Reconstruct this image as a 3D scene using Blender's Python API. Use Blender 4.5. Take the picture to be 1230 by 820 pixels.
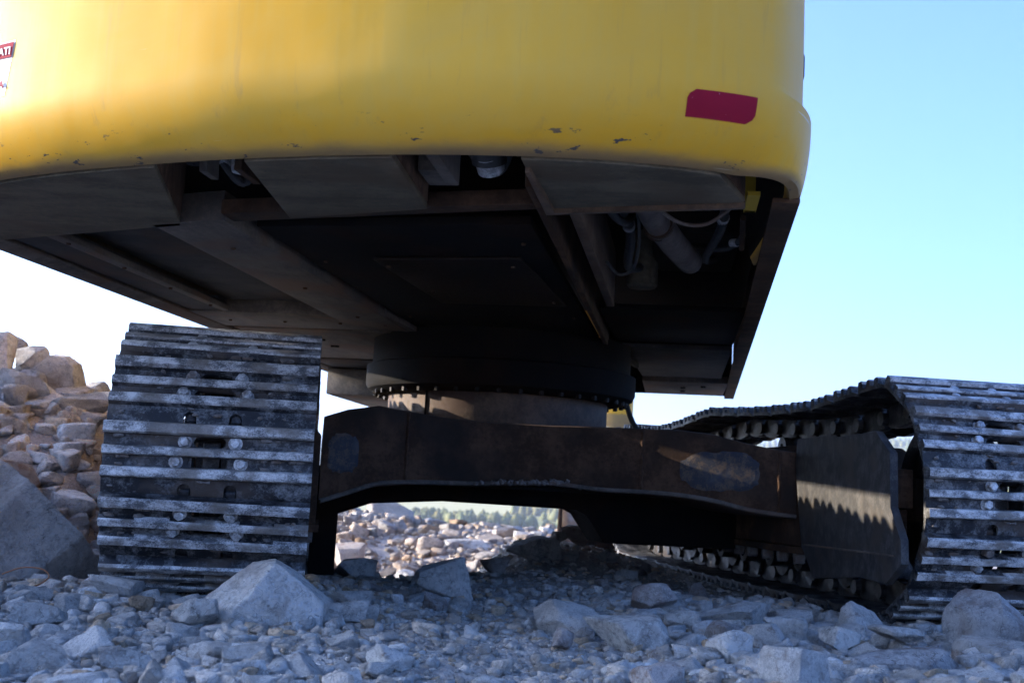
import bpy, bmesh, math, random
import numpy as np
from mathutils import Vector, Matrix, noise
from math import sin, cos, pi, radians, sqrt, atan2

S = bpy.context.scene
COL = S.collection
for o in list(bpy.data.objects):
    bpy.data.objects.remove(o)

# ------------------------------------------------------------------ camera, sky, sun, exposure
CAM_LOC = (-0.939, -5.854, 0.386)
cd = bpy.data.cameras.new('camera')
cam = bpy.data.objects.new('camera', cd)
COL.objects.link(cam)
S.camera = cam
cd.sensor_width = 36.0
cd.lens = 36.0 * 1464.0 / 1230.0
cd.clip_start = 0.05
cd.clip_end = 20000
cd.dof.use_dof = True
cd.dof.focus_distance = 3.5
cd.dof.aperture_fstop = 6.3
yaw, pit, rol = 0.1514, 0.1230, 0.0512
f = Vector((sin(yaw)*cos(pit), cos(yaw)*cos(pit), sin(pit)))
r = Vector((cos(yaw), -sin(yaw), 0)); u = r.cross(f)
r2 = r*cos(rol) + u*sin(rol); u2 = -r*sin(rol) + u*cos(rol)
M = Matrix((r2, u2, -f)).transposed().to_4x4()
M.translation = CAM_LOC
cam.matrix_world = M

SUN_EL, SUN_AZ = radians(12.5), radians(19.0)      # azimuth measured from -X towards +Y
sdir = Vector((-cos(SUN_AZ)*cos(SUN_EL), sin(SUN_AZ)*cos(SUN_EL), sin(SUN_EL)))
ld = bpy.data.lights.new('sun', 'SUN')
sun = bpy.data.objects.new('sun', ld)
COL.objects.link(sun)
ld.energy = 2.6
ld.angle = radians(0.53)
ld.color = (1.0, 0.86, 0.68)
sun.rotation_euler = (-sdir).to_track_quat('-Z', 'Y').to_euler()

W = bpy.data.worlds.new('World')
S.world = W
W.use_nodes = True
wn = W.node_tree.nodes
bg = wn['Background']
sky = wn.new('ShaderNodeTexSky')
sky.sky_type = 'NISHITA'
sky.sun_disc = False
sky.sun_elevation = SUN_EL
sky.sun_rotation = atan2(sdir.x, sdir.y)
sky.altitude = 600
sky.air_density = 0.5
sky.dust_density = 6.0
sky.ozone_density = 6.0
W.node_tree.links.new(sky.outputs[0], bg.inputs[0])
bg.inputs[1].default_value = 0.15
S.view_settings.view_transform = 'Standard'
S.view_settings.look = 'None'
S.view_settings.gamma = 1.0
S.view_settings.use_curve_mapping = False
S.view_settings.exposure = 2.8

# ------------------------------------------------------------------ materials
MATS = {}
def new_mat(name):
    m = bpy.data.materials.new(name); m.use_nodes = True
    nt = m.node_tree
    MATS[name] = m
    return m, nt, nt.nodes, nt.links, nt.nodes['Principled BSDF']

def nd(nt, t, **kw):
    n = nt.nodes.new(t)
    for k, v in kw.items():
        setattr(n, k, v)
    return n

def coords(nt, world=False, rnd=True):
    """object coordinates shifted by a random amount per object"""
    tc = nd(nt, 'ShaderNodeTexCoord')
    if world:
        g = nd(nt, 'ShaderNodeNewGeometry')
        return g.outputs['Position']
    if not rnd:
        return tc.outputs['Object']
    oi = nd(nt, 'ShaderNodeObjectInfo')
    mul = nd(nt, 'ShaderNodeMath', operation='MULTIPLY'); mul.inputs[1].default_value = 37.0
    nt.links.new(oi.outputs['Random'], mul.inputs[0])
    add = nd(nt, 'ShaderNodeVectorMath', operation='ADD')
    nt.links.new(tc.outputs['Object'], add.inputs[0])
    nt.links.new(mul.outputs[0], add.inputs[1])
    return add.outputs[0]

def noise_tex(nt, vec, scale, detail=4, rough=0.6, stretch=None, dist=0.0):
    if stretch:
        mp = nd(nt, 'ShaderNodeMapping')
        mp.inputs['Scale'].default_value = stretch
        nt.links.new(vec, mp.inputs['Vector']); vec = mp.outputs[0]
    n = nd(nt, 'ShaderNodeTexNoise')
    n.inputs['Scale'].default_value = scale
    n.inputs['Detail'].default_value = detail
    n.inputs['Roughness'].default_value = rough
    n.inputs['Distortion'].default_value = dist
    nt.links.new(vec, n.inputs['Vector'])
    return n.outputs['Fac']

def ramp(nt, fac, stops, interp='LINEAR'):
    c = nd(nt, 'ShaderNodeValToRGB')
    c.color_ramp.interpolation = interp
    el = c.color_ramp.elements
    while len(el) < len(stops):
        el.new(0.5)
    for e, (p, col) in zip(el, stops):
        e.position = p
        e.color = (col, col, col, 1) if isinstance(col, (int, float)) else (*col, 1)
    nt.links.new(fac, c.inputs[0])
    return c.outputs[0]

def mix(nt, fac, a, b, mode='MIX'):
    m = nd(nt, 'ShaderNodeMix', data_type='RGBA', blend_type=mode)
    for sock, v in ((m.inputs[0], fac), (m.inputs[6], a), (m.inputs[7], b)):
        if hasattr(v, 'is_linked') or hasattr(v, 'links'):
            nt.links.new(v, sock)
        elif isinstance(v, (int, float)):
            sock.default_value = v
        else:
            sock.default_value = (*v, 1)
    return m.outputs[2]

def bump(nt, bsdf, h, strength=0.4, dist=0.01, prev=None):
    b = nd(nt, 'ShaderNodeBump')
    b.inputs['Strength'].default_value = strength
    b.inputs['Distance'].default_value = dist
    nt.links.new(h, b.inputs['Height'])
    if prev is not None:
        nt.links.new(prev, b.inputs['Normal'])
    nt.links.new(b.outputs[0], bsdf.inputs['Normal'])
    return b.outputs[0]

def rock_mat(name, base, light, stain, stain_amt=0.35, tint=False, scale=1.0, world=False):
    m, nt, n, l, p = new_mat(name)
    v = coords(nt, world=world)
    big = noise_tex(nt, v, 5*scale, 5, 0.6, dist=0.4)
    fine = noise_tex(nt, v, 38*scale, 6, 0.72)
    speck = noise_tex(nt, v, 210*scale, 3, 0.7)
    mid_ = noise_tex(nt, v, 14*scale, 6, 0.75)
    fm = nd(nt, 'ShaderNodeMath', operation='MULTIPLY_ADD'); fm.inputs[1].default_value = 0.8; l.new(mid_, fm.inputs[0])
    fm.inputs[2].default_value = -0.4
    fa = nd(nt, 'ShaderNodeMath', operation='ADD'); l.new(fm.outputs[0], fa.inputs[0]); l.new(fine, fa.inputs[1])
    c = mix(nt, ramp(nt, fa.outputs[0], [(0.28, 0.0), (0.56, 1.0)]), base, light)
    fleck = noise_tex(nt, v, 95*scale, 5, 0.8)
    c = mix(nt, ramp(nt, fleck, [(0.53, 0.0), (0.60, 0.8)]), c, tuple(min(0.8, x*1.2) for x in light))
    c = mix(nt, ramp(nt, fleck, [(0.30, 0.6), (0.36, 0.0)]), c, tuple(x*0.5 for x in base))
    st = ramp(nt, big, [(0.62-0.3*stain_amt, 0.0), (0.78-0.2*stain_amt, 1.0)])
    c = mix(nt, st, c, stain)
    vein = nd(nt, 'ShaderNodeTexVoronoi', feature='DISTANCE_TO_EDGE')
    vein.inputs['Scale'].default_value = 7*scale
    dv = nd(nt, 'ShaderNodeVectorMath', operation='ADD')
    nv = nd(nt, 'ShaderNodeTexNoise'); nv.inputs['Scale'].default_value = 9*scale
    l.new(v, nv.inputs['Vector'])
    l.new(v, dv.inputs[0]); l.new(nv.outputs['Color'], dv.inputs[1])
    l.new(dv.outputs[0], vein.inputs['Vector'])
    crk = nd(nt, 'ShaderNodeTexVoronoi', feature='DISTANCE_TO_EDGE'); crk.inputs['Scale'].default_value = 4.3*scale
    l.new(dv.outputs[0], crk.inputs['Vector'])
    cmask = ramp(nt, crk.outputs['Distance'], [(0.0, 0.7), (0.010, 0.0)])
    c = mix(nt, cmask, c, tuple(x*0.3 for x in base))
    tone = noise_tex(nt, v, 2.6*scale, 3, 0.5)
    c = mix(nt, ramp(nt, tone, [(0.38, 0.45), (0.50, 0.0)]), c, tuple(x*0.8 for x in base))
    vm = ramp(nt, vein.outputs['Distance'], [(0.0, 1.0), (0.022, 0.0)])
    vm2 = nd(nt, 'ShaderNodeMath', operation='MULTIPLY'); vm2.inputs[1].default_value = 0.15
    l.new(vm, vm2.inputs[0])
    c = mix(nt, vm2.outputs[0], c, tuple(min(1, x*1.35+0.03) for x in light))
    c = mix(nt, ramp(nt, speck, [(0.26, 0.4), (0.36, 0.0)]), c, tuple(x*0.25 for x in base))
    if tint:
        at = nd(nt, 'ShaderNodeAttribute', attribute_name='tint')
        c = mix(nt, 1.0, c, at.outputs['Color'], 'MULTIPLY')
    else:
        oi = nd(nt, 'ShaderNodeObjectInfo')
        rr = nd(nt, 'ShaderNodeMapRange')
        rr.inputs[3].default_value = 0.74; rr.inputs[4].default_value = 1.16
        l.new(oi.outputs['Random'], rr.inputs[0])
        c = mix(nt, 1.0, c, rr.outputs[0], 'MULTIPLY')
    l.new(c, p.inputs['Base Color'])
    p.inputs['Roughness'].default_value = 0.93
    p.inputs['Specular IOR Level'].default_value = 0.25
    b1 = bump(nt, p, fine, 1.0, 0.045/scale)
    bump(nt, p, fleck, 0.9, 0.012/scale, b1)
    return m

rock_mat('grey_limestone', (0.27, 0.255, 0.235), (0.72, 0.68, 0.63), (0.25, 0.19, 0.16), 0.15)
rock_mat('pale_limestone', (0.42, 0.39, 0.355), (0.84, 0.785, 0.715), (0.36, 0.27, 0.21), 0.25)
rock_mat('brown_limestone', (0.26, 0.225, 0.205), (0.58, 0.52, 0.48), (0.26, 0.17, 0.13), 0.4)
rock_mat('cream_limestone', (0.44, 0.36, 0.29), (0.60, 0.51, 0.43), (0.40, 0.24, 0.15), 0.3)
rock_mat('orange_ironstone', (0.40, 0.20, 0.08), (0.50, 0.33, 0.20), (0.30, 0.12, 0.04), 0.4)
rock_mat('rust_base_limestone', (0.27, 0.255, 0.25), (0.58, 0.56, 0.54), (0.24, 0.14, 0.095), 0.5)
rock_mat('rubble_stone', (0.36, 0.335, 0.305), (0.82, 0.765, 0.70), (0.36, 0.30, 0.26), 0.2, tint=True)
rock_mat('beige_rubble', (0.30, 0.25, 0.21), (0.60, 0.52, 0.44), (0.30, 0.21, 0.15), 0.3, tint=True)  # creamier stone, its colour darkened to hold down the sun's brightness there

def ground_mat():
    m, nt, n, l, p = new_mat('gravel_ground')
    v = coords(nt, world=True)
    vo = nd(nt, 'ShaderNodeTexVoronoi'); vo.inputs['Scale'].default_value = 85
    l.new(v, vo.inputs['Vector'])
    vo2 = nd(nt, 'ShaderNodeTexVoronoi'); vo2.inputs['Scale'].default_value = 240
    l.new(v, vo2.inputs['Vector'])
    sep = nd(nt, 'ShaderNodeSeparateColor'); l.new(vo.outputs['Color'], sep.inputs[0])
    fine = noise_tex(nt, v, 60, 6, 0.75)
    big = noise_tex(nt, v, 1.3, 4, 0.6)
    c = mix(nt, sep.outputs[0], (0.30, 0.27, 0.24), (0.58, 0.53, 0.47))
    c = mix(nt, ramp(nt, fine, [(0.35, 0.0), (0.7, 0.6)]), c, (0.36, 0.33, 0.31))
    c = mix(nt, ramp(nt, big, [(0.45, 0.0), (0.68, 0.6)]), c, (0.22, 0.165, 0.13))
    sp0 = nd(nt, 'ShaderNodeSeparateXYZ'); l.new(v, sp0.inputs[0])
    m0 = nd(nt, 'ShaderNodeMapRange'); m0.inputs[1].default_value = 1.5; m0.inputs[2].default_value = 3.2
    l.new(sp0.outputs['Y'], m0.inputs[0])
    c = mix(nt, m0.outputs[0], c, mix(nt, fine, (0.26, 0.215, 0.18), (0.50, 0.43, 0.37)))  # beige past the machine, colour darkened to offset the sunlight falling there
    # beyond the quarry shelf the land is forest and dry pasture
    sp = nd(nt, 'ShaderNodeSeparateXYZ'); l.new(v, sp.inputs[0])
    mr = nd(nt, 'ShaderNodeMapRange'); mr.inputs[1].default_value = 22; mr.inputs[2].default_value = 40
    l.new(sp.outputs['Y'], mr.inputs[0])
    fn = noise_tex(nt, v, 0.02, 5, 0.65)
    g = mix(nt, ramp(nt, fn, [(0.4, 0.0), (0.55, 1.0)]), (0.11, 0.125, 0.03), (0.22, 0.20, 0.06))
    at = nd(nt, 'ShaderNodeAttribute', attribute_name='pasture')
    g = mix(nt, at.outputs['Fac'], g, (0.42, 0.36, 0.15))
    c = mix(nt, mr.outputs[0], c, g)
    l.new(c, p.inputs['Base Color'])
    p.inputs['Roughness'].default_value = 0.95
    p.inputs['Specular IOR Level'].default_value = 0.2
    b1 = bump(nt, p, vo.outputs['Distance'], 0.8, 0.006)
    b1b = nd(nt, 'ShaderNodeBump'); b1b.inputs['Strength'].default_value = 0.8; b1b.inputs['Distance'].default_value = 0.003
    l.new(vo2.outputs['Distance'], b1b.inputs['Height']); l.new(b1, b1b.inputs['Normal'])
    bump(nt, p, fine, 0.6, 0.004, b1b.outputs[0])
ground_mat()

def steel(name, dark, light, stain, lo=0.42, hi=0.62, rough=0.5, metal=0.35, scale=1.0, stretch=(1, 1, 1), bmp=0.35, spec=0.5):
    m, nt, n, l, p = new_mat(name)
    v = coords(nt)
    a = noise_tex(nt, v, 9*scale, 6, 0.7, stretch=stretch)
    b = noise_tex(nt, v, 70*scale, 5, 0.75)
    d = noise_tex(nt, v, 3.3*scale, 3, 0.5)
    s = nd(nt, 'ShaderNodeMath', operation='ADD'); l.new(a, s.inputs[0])
    h = nd(nt, 'ShaderNodeMath', operation='MULTIPLY_ADD'); h.inputs[1].default_value = 0.6; h.inputs[2].default_value = -0.3
    l.new(b, h.inputs[0]); l.new(h.outputs[0], s.inputs[1])
    w = ramp(nt, s.outputs[0], [(lo, 0.0), (hi, 1.0)])
    c = mix(nt, w, dark, light)
    c = mix(nt, ramp(nt, d, [(0.52, 0.0), (0.63, 0.8)]), c, stain)
    l.new(c, p.inputs['Base Color'])
    p.inputs['Metallic'].default_value = metal
    p.inputs['Specular IOR Level'].default_value = spec
    rr = nd(nt, 'ShaderNodeMapRange'); rr.inputs[3].default_value = rough-0.12; rr.inputs[4].default_value = rough+0.25
    l.new(b, rr.inputs[0]); l.new(rr.outputs[0], p.inputs['Roughness'])
    b1 = bump(nt, p, a, bmp, 0.004)
    bump(nt, p, b, bmp, 0.0015, b1)
    return m
steel('scuffed_rib_steel', (0.09, 0.09, 0.092), (0.60, 0.585, 0.565), (0.16, 0.135, 0.11), 0.40, 0.62, 0.45, 0.05, 3.0, (0.6, 1, 1))
steel('shoe_steel', (0.008, 0.009, 0.012), (0.20, 0.20, 0.20), (0.06, 0.042, 0.030), 0.46, 0.70, 0.5, 0.1, 2.0)
steel('bolt_steel', (0.22, 0.22, 0.22), (0.60, 0.60, 0.60), (0.14, 0.11, 0.09), 0.4, 0.6, 0.4, 0.4, 3)
steel('link_steel', (0.02, 0.021, 0.024), (0.10, 0.10, 0.105), (0.05, 0.035, 0.025), 0.45, 0.65, 0.4, 0.5, 2)
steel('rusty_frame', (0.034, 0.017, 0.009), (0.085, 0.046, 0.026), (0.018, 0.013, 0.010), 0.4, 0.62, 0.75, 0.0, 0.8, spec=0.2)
steel('dusty_frame', (0.05, 0.042, 0.035), (0.13, 0.105, 0.085), (0.09, 0.05, 0.03), 0.38, 0.62, 0.75, 0.0, 0.8, (1, 1, 0.3))
steel('bare_patch', (0.010, 0.014, 0.024), (0.085, 0.055, 0.034), (0.035, 0.040, 0.052), 0.46, 0.60, 0.6, 0.0, 2.4)
steel('side_plate_steel', (0.014, 0.014, 0.016), (0.065, 0.062, 0.060), (0.04, 0.031, 0.024), 0.44, 0.68, 0.6, 0.0, 2.6, (1, 1, 0.7))
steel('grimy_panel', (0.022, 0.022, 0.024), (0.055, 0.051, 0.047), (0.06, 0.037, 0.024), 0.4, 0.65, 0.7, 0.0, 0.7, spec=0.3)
steel('greasy_shade_black', (0.0035, 0.0035, 0.004), (0.009, 0.007, 0.006), (0.014, 0.007, 0.004), 0.45, 0.68, 0.75, 0.0, 1.0, spec=0.12)  # near-black base colour carries the deep shade under the machine
steel('ledge_steel', (0.06, 0.05, 0.042), (0.14, 0.115, 0.09), (0.13, 0.07, 0.04), 0.4, 0.65, 0.7, 0.0, 0.9, (1, 0.4, 1))
steel('drum_steel', (0.05, 0.028, 0.016), (0.11, 0.068, 0.040), (0.06, 0.026, 0.012), 0.4, 0.62, 0.65, 0.0, 1.4)
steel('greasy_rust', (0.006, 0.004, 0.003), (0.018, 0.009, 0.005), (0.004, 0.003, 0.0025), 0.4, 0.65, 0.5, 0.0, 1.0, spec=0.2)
steel('dusty_panel', (0.065, 0.053, 0.034), (0.14, 0.112, 0.072), (0.09, 0.06, 0.034), 0.38, 0.62, 0.75, 0.0, 0.9, (0.5, 1, 1), spec=0.3)
steel('wall_rust', (0.05, 0.026, 0.014), (0.13, 0.075, 0.045), (0.03, 0.024, 0.02), 0.36, 0.62, 0.8, 0.0, 1.4, spec=0.2)
steel('rubber', (0.02, 0.02, 0.02), (0.05, 0.05, 0.052), (0.05, 0.045, 0.04), 0.45, 0.7, 0.6, 0.0, 2)
steel('exhaust_pipe', (0.05, 0.04, 0.034), (0.12, 0.095, 0.08), (0.07, 0.042, 0.03), 0.4, 0.6, 0.6, 0.0, 2)
steel('dry_mud', (0.10, 0.088, 0.08), (0.20, 0.18, 0.165), (0.12, 0.085, 0.066), 0.4, 0.6, 0.9, 0.0, 4, bmp=0.8)
steel('bucket_steel', (0.20, 0.20, 0.20), (0.42, 0.40, 0.37), (0.22, 0.14, 0.09), 0.4, 0.6, 0.6, 0.1, 1)

def yellow(name, brown_lo, brown_hi):
    """glossy yellow paint; browner and scraped along the lowest edge (z in object space)"""
    m, nt, n, l, p = new_mat(name)
    v = coords(nt, rnd=False)
    sp = nd(nt, 'ShaderNodeSeparateXYZ'); l.new(v, sp.inputs[0])
    a = noise_tex(nt, v, 2.6, 5, 0.6, stretch=(1, 1, 0.5))
    fine = noise_tex(nt, v, 60, 5, 0.7)
    streak = noise_tex(nt, v, 40, 3, 0.6, stretch=(1, 1, 0.06))
    c = mix(nt, ramp(nt, a, [(0.35, 0.0), (0.7, 1.0)]), (0.56, 0.285, 0.012), (0.60, 0.32, 0.024))
    c = mix(nt, ramp(nt, streak, [(0.45, 0.0), (0.75, 0.35)]), c, (0.52, 0.33, 0.06))
    mr = nd(nt, 'ShaderNodeMapRange', interpolation_type='SMOOTHSTEP')
    mr.inputs[1].default_value = brown_hi; mr.inputs[2].default_value = brown_lo
    n2 = noise_tex(nt, v, 7, 5, 0.65, stretch=(0.5, 0.5, 1))
    ad = nd(nt, 'ShaderNodeMath', operation='MULTIPLY_ADD'); ad.inputs[1].default_value = 0.03; ad.inputs[2].default_value = -0.015
    l.new(n2, ad.inputs[0])
    zz = nd(nt, 'ShaderNodeMath', operation='ADD'); l.new(sp.outputs['Z'], zz.inputs[0]); l.new(ad.outputs[0], zz.inputs[1])
    l.new(zz.outputs[0], mr.inputs[0])
    c = mix(nt, mr.outputs[0], c, (0.22, 0.145, 0.07))
    film = noise_tex(nt, v, 1.7, 6, 0.7, stretch=(0.6, 0.6, 1.4), dist=0.5)
    c = mix(nt, ramp(nt, film, [(0.45, 0.0), (0.7, 0.4)]), c, (0.50, 0.33, 0.08))
    scr = noise_tex(nt, v, 11, 3, 0.65, stretch=(0.22, 0.22, 7.0), dist=0.3)
    c = mix(nt, ramp(nt, scr, [(0.715, 0.0), (0.73, 0.7)]), c, (0.55, 0.48, 0.34))
    drip = noise_tex(nt, v, 16, 4, 0.7, stretch=(1.6, 1.6, 0.12))
    c = mix(nt, ramp(nt, drip, [(0.60, 0.0), (0.78, 0.45)]), c, (0.30, 0.20, 0.07))
    # chips: small dark scrapes low on the casting
    ch = noise_tex(nt, v, 26, 4, 0.75, stretch=(0.45, 0.45, 1.6))
    cm = ramp(nt, ch, [(0.64, 0.0), (0.65, 1.0)])
    lowz = nd(nt, 'ShaderNodeMapRange'); lowz.inputs[1].default_value = brown_lo+0.075; lowz.inputs[2].default_value = brown_lo+0.03
    l.new(sp.outputs['Z'], lowz.inputs[0])
    cc = nd(nt, 'ShaderNodeMath', operation='MULTIPLY'); l.new(cm, cc.inputs[0]); l.new(lowz.outputs[0], cc.inputs[1])
    c = mix(nt, cc.outputs[0], c, (0.07, 0.06, 0.055))
    l.new(c, p.inputs['Base Color'])
    rr = nd(nt, 'ShaderNodeMapRange'); rr.inputs[3].default_value = 0.50; rr.inputs[4].default_value = 0.9
    l.new(mr.outputs[0], rr.inputs[0]); l.new(rr.outputs[0], p.inputs['Roughness'])
    p.inputs['Specular IOR Level'].default_value = 0.14
    p.inputs['Coat Weight'].default_value = 0.03
    p.inputs['Coat Roughness'].default_value = 0.25
    b1 = bump(nt, p, streak, 0.12, 0.0015)
    b2 = noise_tex(nt, v, 3.0, 2, 0.5)
    bb = nd(nt, 'ShaderNodeBump'); bb.inputs['Strength'].default_value = 0.35; bb.inputs['Distance'].default_value = 0.02
    l.new(b2, bb.inputs['Height']); l.new(b1, bb.inputs['Normal'])
    bump(nt, p, fine, 0.08, 0.001, bb.outputs[0])
yellow('yellow_paint', 1.082, 1.108)
def plain(name, col, rough=0.5, metal=0.0, wear=None, spec=0.5):
    m, nt, n, l, p = new_mat(name)
    v = coords(nt)
    f1 = noise_tex(nt, v, 45, 5, 0.75)
    f2 = noise_tex(nt, v, 6, 3, 0.6)
    c = mix(nt, ramp(nt, f2, [(0.3, 0.0), (0.7, 1.0)]), col, tuple(x*0.82 for x in col))
    if wear:
        c = mix(nt, ramp(nt, f1, [(0.70, 0.0), (0.72, 1.0)]), c, wear)
    l.new(c, p.inputs['Base Color'])
    p.inputs['Roughness'].default_value = rough
    p.inputs['Specular IOR Level'].default_value = spec
    p.inputs['Metallic'].default_value = metal
    bump(nt, p, f1, 0.1, 0.001)
plain('crimson_film', (0.26, 0.008, 0.026), 0.75, wear=(0.5, 0.3, 0.3), spec=0.1)
plain('white_film', (0.70, 0.70, 0.68), 0.75, spec=0.1)
plain('yellow_part', (0.66, 0.42, 0.03), 0.45, wear=(0.12, 0.08, 0.05))
plain('dry_twig', (0.30, 0.13, 0.06), 0.8)

def leaf_mat(name, c1, c2):
    m, nt, n, l, p = new_mat(name)
    v = coords(nt, world=True)
    a = noise_tex(nt, v, 0.11, 4, 0.7)
    c = mix(nt, ramp(nt, a, [(0.35, 0.0), (0.65, 1.0)]), c1, c2)
    at = nd(nt, 'ShaderNodeAttribute', attribute_name='tint')
    c = mix(nt, 1.0, c, at.outputs['Color'], 'MULTIPLY')
    l.new(c, p.inputs['Base Color']); p.inputs['Roughness'].default_value = 0.85
leaf_mat('forest_leaves', (0.05, 0.07, 0.016), (0.14, 0.14, 0.035))

# ------------------------------------------------------------------ helpers
def link(name, me, mat=None, parent=None, loc=(0, 0, 0), rot=(0, 0, 0), smooth=None):
    o = bpy.data.objects.new(name, me)
    COL.objects.link(o)
    if mat and me is not None and not me.materials:
        for k in (mat if isinstance(mat, (list, tuple)) else [mat]):
            me.materials.append(MATS[k])
    o.location = loc; o.rotation_euler = rot
    if parent: o.parent = parent
    return o

def mesh_pd(name, verts, faces, smooth_angle=None, mi=None):
    me = bpy.data.meshes.new(name)
    me.from_pydata([tuple(v) for v in verts], [], [tuple(q) for q in faces])
    me.update()
    if mi: me.polygons.foreach_set('material_index', mi)
    if smooth_angle is not None:
        me.polygons.foreach_set('use_smooth', [True]*len(me.polygons))
        me.set_sharp_from_angle(angle=radians(smooth_angle))
    return me

def bm_mesh(name, bm, smooth_angle=35):
    bmesh.ops.recalc_face_normals(bm, faces=bm.faces)
    me = bpy.data.meshes.new(name); bm.to_mesh(me); bm.free()
    if smooth_angle is not None:
        me.polygons.foreach_set('use_smooth', [True]*len(me.polygons))
        me.set_sharp_from_angle(angle=radians(smooth_angle))
    return me

def bm_box(bm, x0, x1, y0, y1, z0, z1, bevel=0.0):
    mt = Matrix.Translation(((x0+x1)/2, (y0+y1)/2, (z0+z1)/2)) @ Matrix.Diagonal((x1-x0, y1-y0, z1-z0, 1))
    g = bmesh.ops.create_cube(bm, size=1, matrix=mt)
    if bevel:
        ed = list({e for v in g['verts'] for e in v.link_edges})
        bmesh.ops.bevel(bm, geom=ed, offset=bevel, segments=2, affect='EDGES', profile=0.5)

def bm_prism(bm, poly, axis, a0, a1, bevel=0.0):
    """poly 2D extruded along axis ('x': poly=(y,z); 'y': (x,z); 'z': (x,y))"""
    def P(p, a):
        return (a, p[0], p[1]) if axis == 'x' else (p[0], a, p[1]) if axis == 'y' else (p[0], p[1], a)
    n = len(poly)
    v0 = [bm.verts.new(P(p, a0)) for p in poly]; v1 = [bm.verts.new(P(p, a1)) for p in poly]
    fs = [bm.faces.new(v0), bm.faces.new(v1)] + [bm.faces.new((v0[i], v0[(i+1) % n], v1[(i+1) % n], v1[i])) for i in range(n)]
    if bevel:
        ed = list({e for q in fs for e in q.edges})
        bmesh.ops.bevel(bm, geom=ed, offset=bevel, segments=2, affect='EDGES', profile=0.5)

def bm_tube(bm, pts, rad, seg=12, cap=True):
    pts = [Vector(p) for p in pts]; rings = []
    rads = rad if isinstance(rad, (list, tuple)) else [rad]*len(pts)
    up = Vector((0.13, 0.31, 0.94)).normalized()
    for i, p in enumerate(pts):
        t = (pts[min(i+1, len(pts)-1)] - pts[max(i-1, 0)]).normalized()
        a = t.cross(up)
        if a.length < 0.1: a = t.cross(Vector((1, 0, 0)))
        a.normalize(); b = t.cross(a)
        rings.append([bm.verts.new(p + (a*cos(2*pi*k/seg) + b*sin(2*pi*k/seg))*rads[i]) for k in range(seg)])
    for i in range(len(rings)-1):
        for k in range(seg):
            bm.faces.new((rings[i][k], rings[i][(k+1) % seg], rings[i+1][(k+1) % seg], rings[i+1][k]))
    if cap:
        bm.faces.new(rings[0]); bm.faces.new(rings[-1])

def bm_lathe(bm, prof, center, seg=64, axis='z'):
    """closed profile of (radius, height) turned about the axis"""
    rings = []
    for k in range(seg):
        t = 2*pi*k/seg
        ring = []
        for rr, h in prof:
            p = (rr*cos(t), rr*sin(t), h) if axis == 'z' else (h, rr*cos(t), rr*sin(t))
            ring.append(bm.verts.new(Vector(center)+Vector(p)))
        rings.append(ring)
    n = len(prof)
    for k in range(seg):
        A, B = rings[k], rings[(k+1) % seg]
        for i in range(n):
            bm.faces.new((A[i], A[(i+1) % n], B[(i+1) % n], B[i]))

def part(name, mat, parent, build, smooth=35, loc=(0, 0, 0), rot=(0, 0, 0), label=None):
    bm = bmesh.new(); build(bm)
    o = link(name, bm_mesh(name, bm, smooth), mat, parent, loc, rot)
    if label: o['label'] = label
    return o

def bez(pts, n=24):
    """Catmull-Rom through 3D points"""
    P = [Vector(p) for p in pts]; P = [2*P[0]-P[1]] + P + [2*P[-1]-P[-2]]
    out = []
    for i in range(1, len(P)-2):
        for k in range(n):
            t = k/n
            a, b, c, d = P[i-1], P[i], P[i+1], P[i+2]
            out.append(0.5*((2*b)+(c-a)*t+(2*a-5*b+4*c-d)*t*t+(3*b-a-3*c+d)*t**3))
    out.append(P[-2]); return out

def ss(a, b, x):
    t = np.clip((x-a)/(b-a), 0, 1); return t*t*(3-2*t)

# ------------------------------------------------------------------ terrain
_rng = np.random.default_rng(5)
_waves = [(_rng.uniform(0, 2*pi), _rng.uniform(0, 2*pi)) for _ in range(90)]
def wav(x, y, wl, k, seed=0):
    """sum of a few random directional waves, roughly noise in -1..1"""
    out = 0
    for i in range(k):
        a, ph = _waves[(seed*11+i) % 90]
        q = 2*pi/wl*(0.7+0.6*((i*0.37) % 1))
        out = out + np.sin(q*(x*cos(a)+y*sin(a))+ph+i)
    return out/sqrt(k)/1.2

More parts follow.
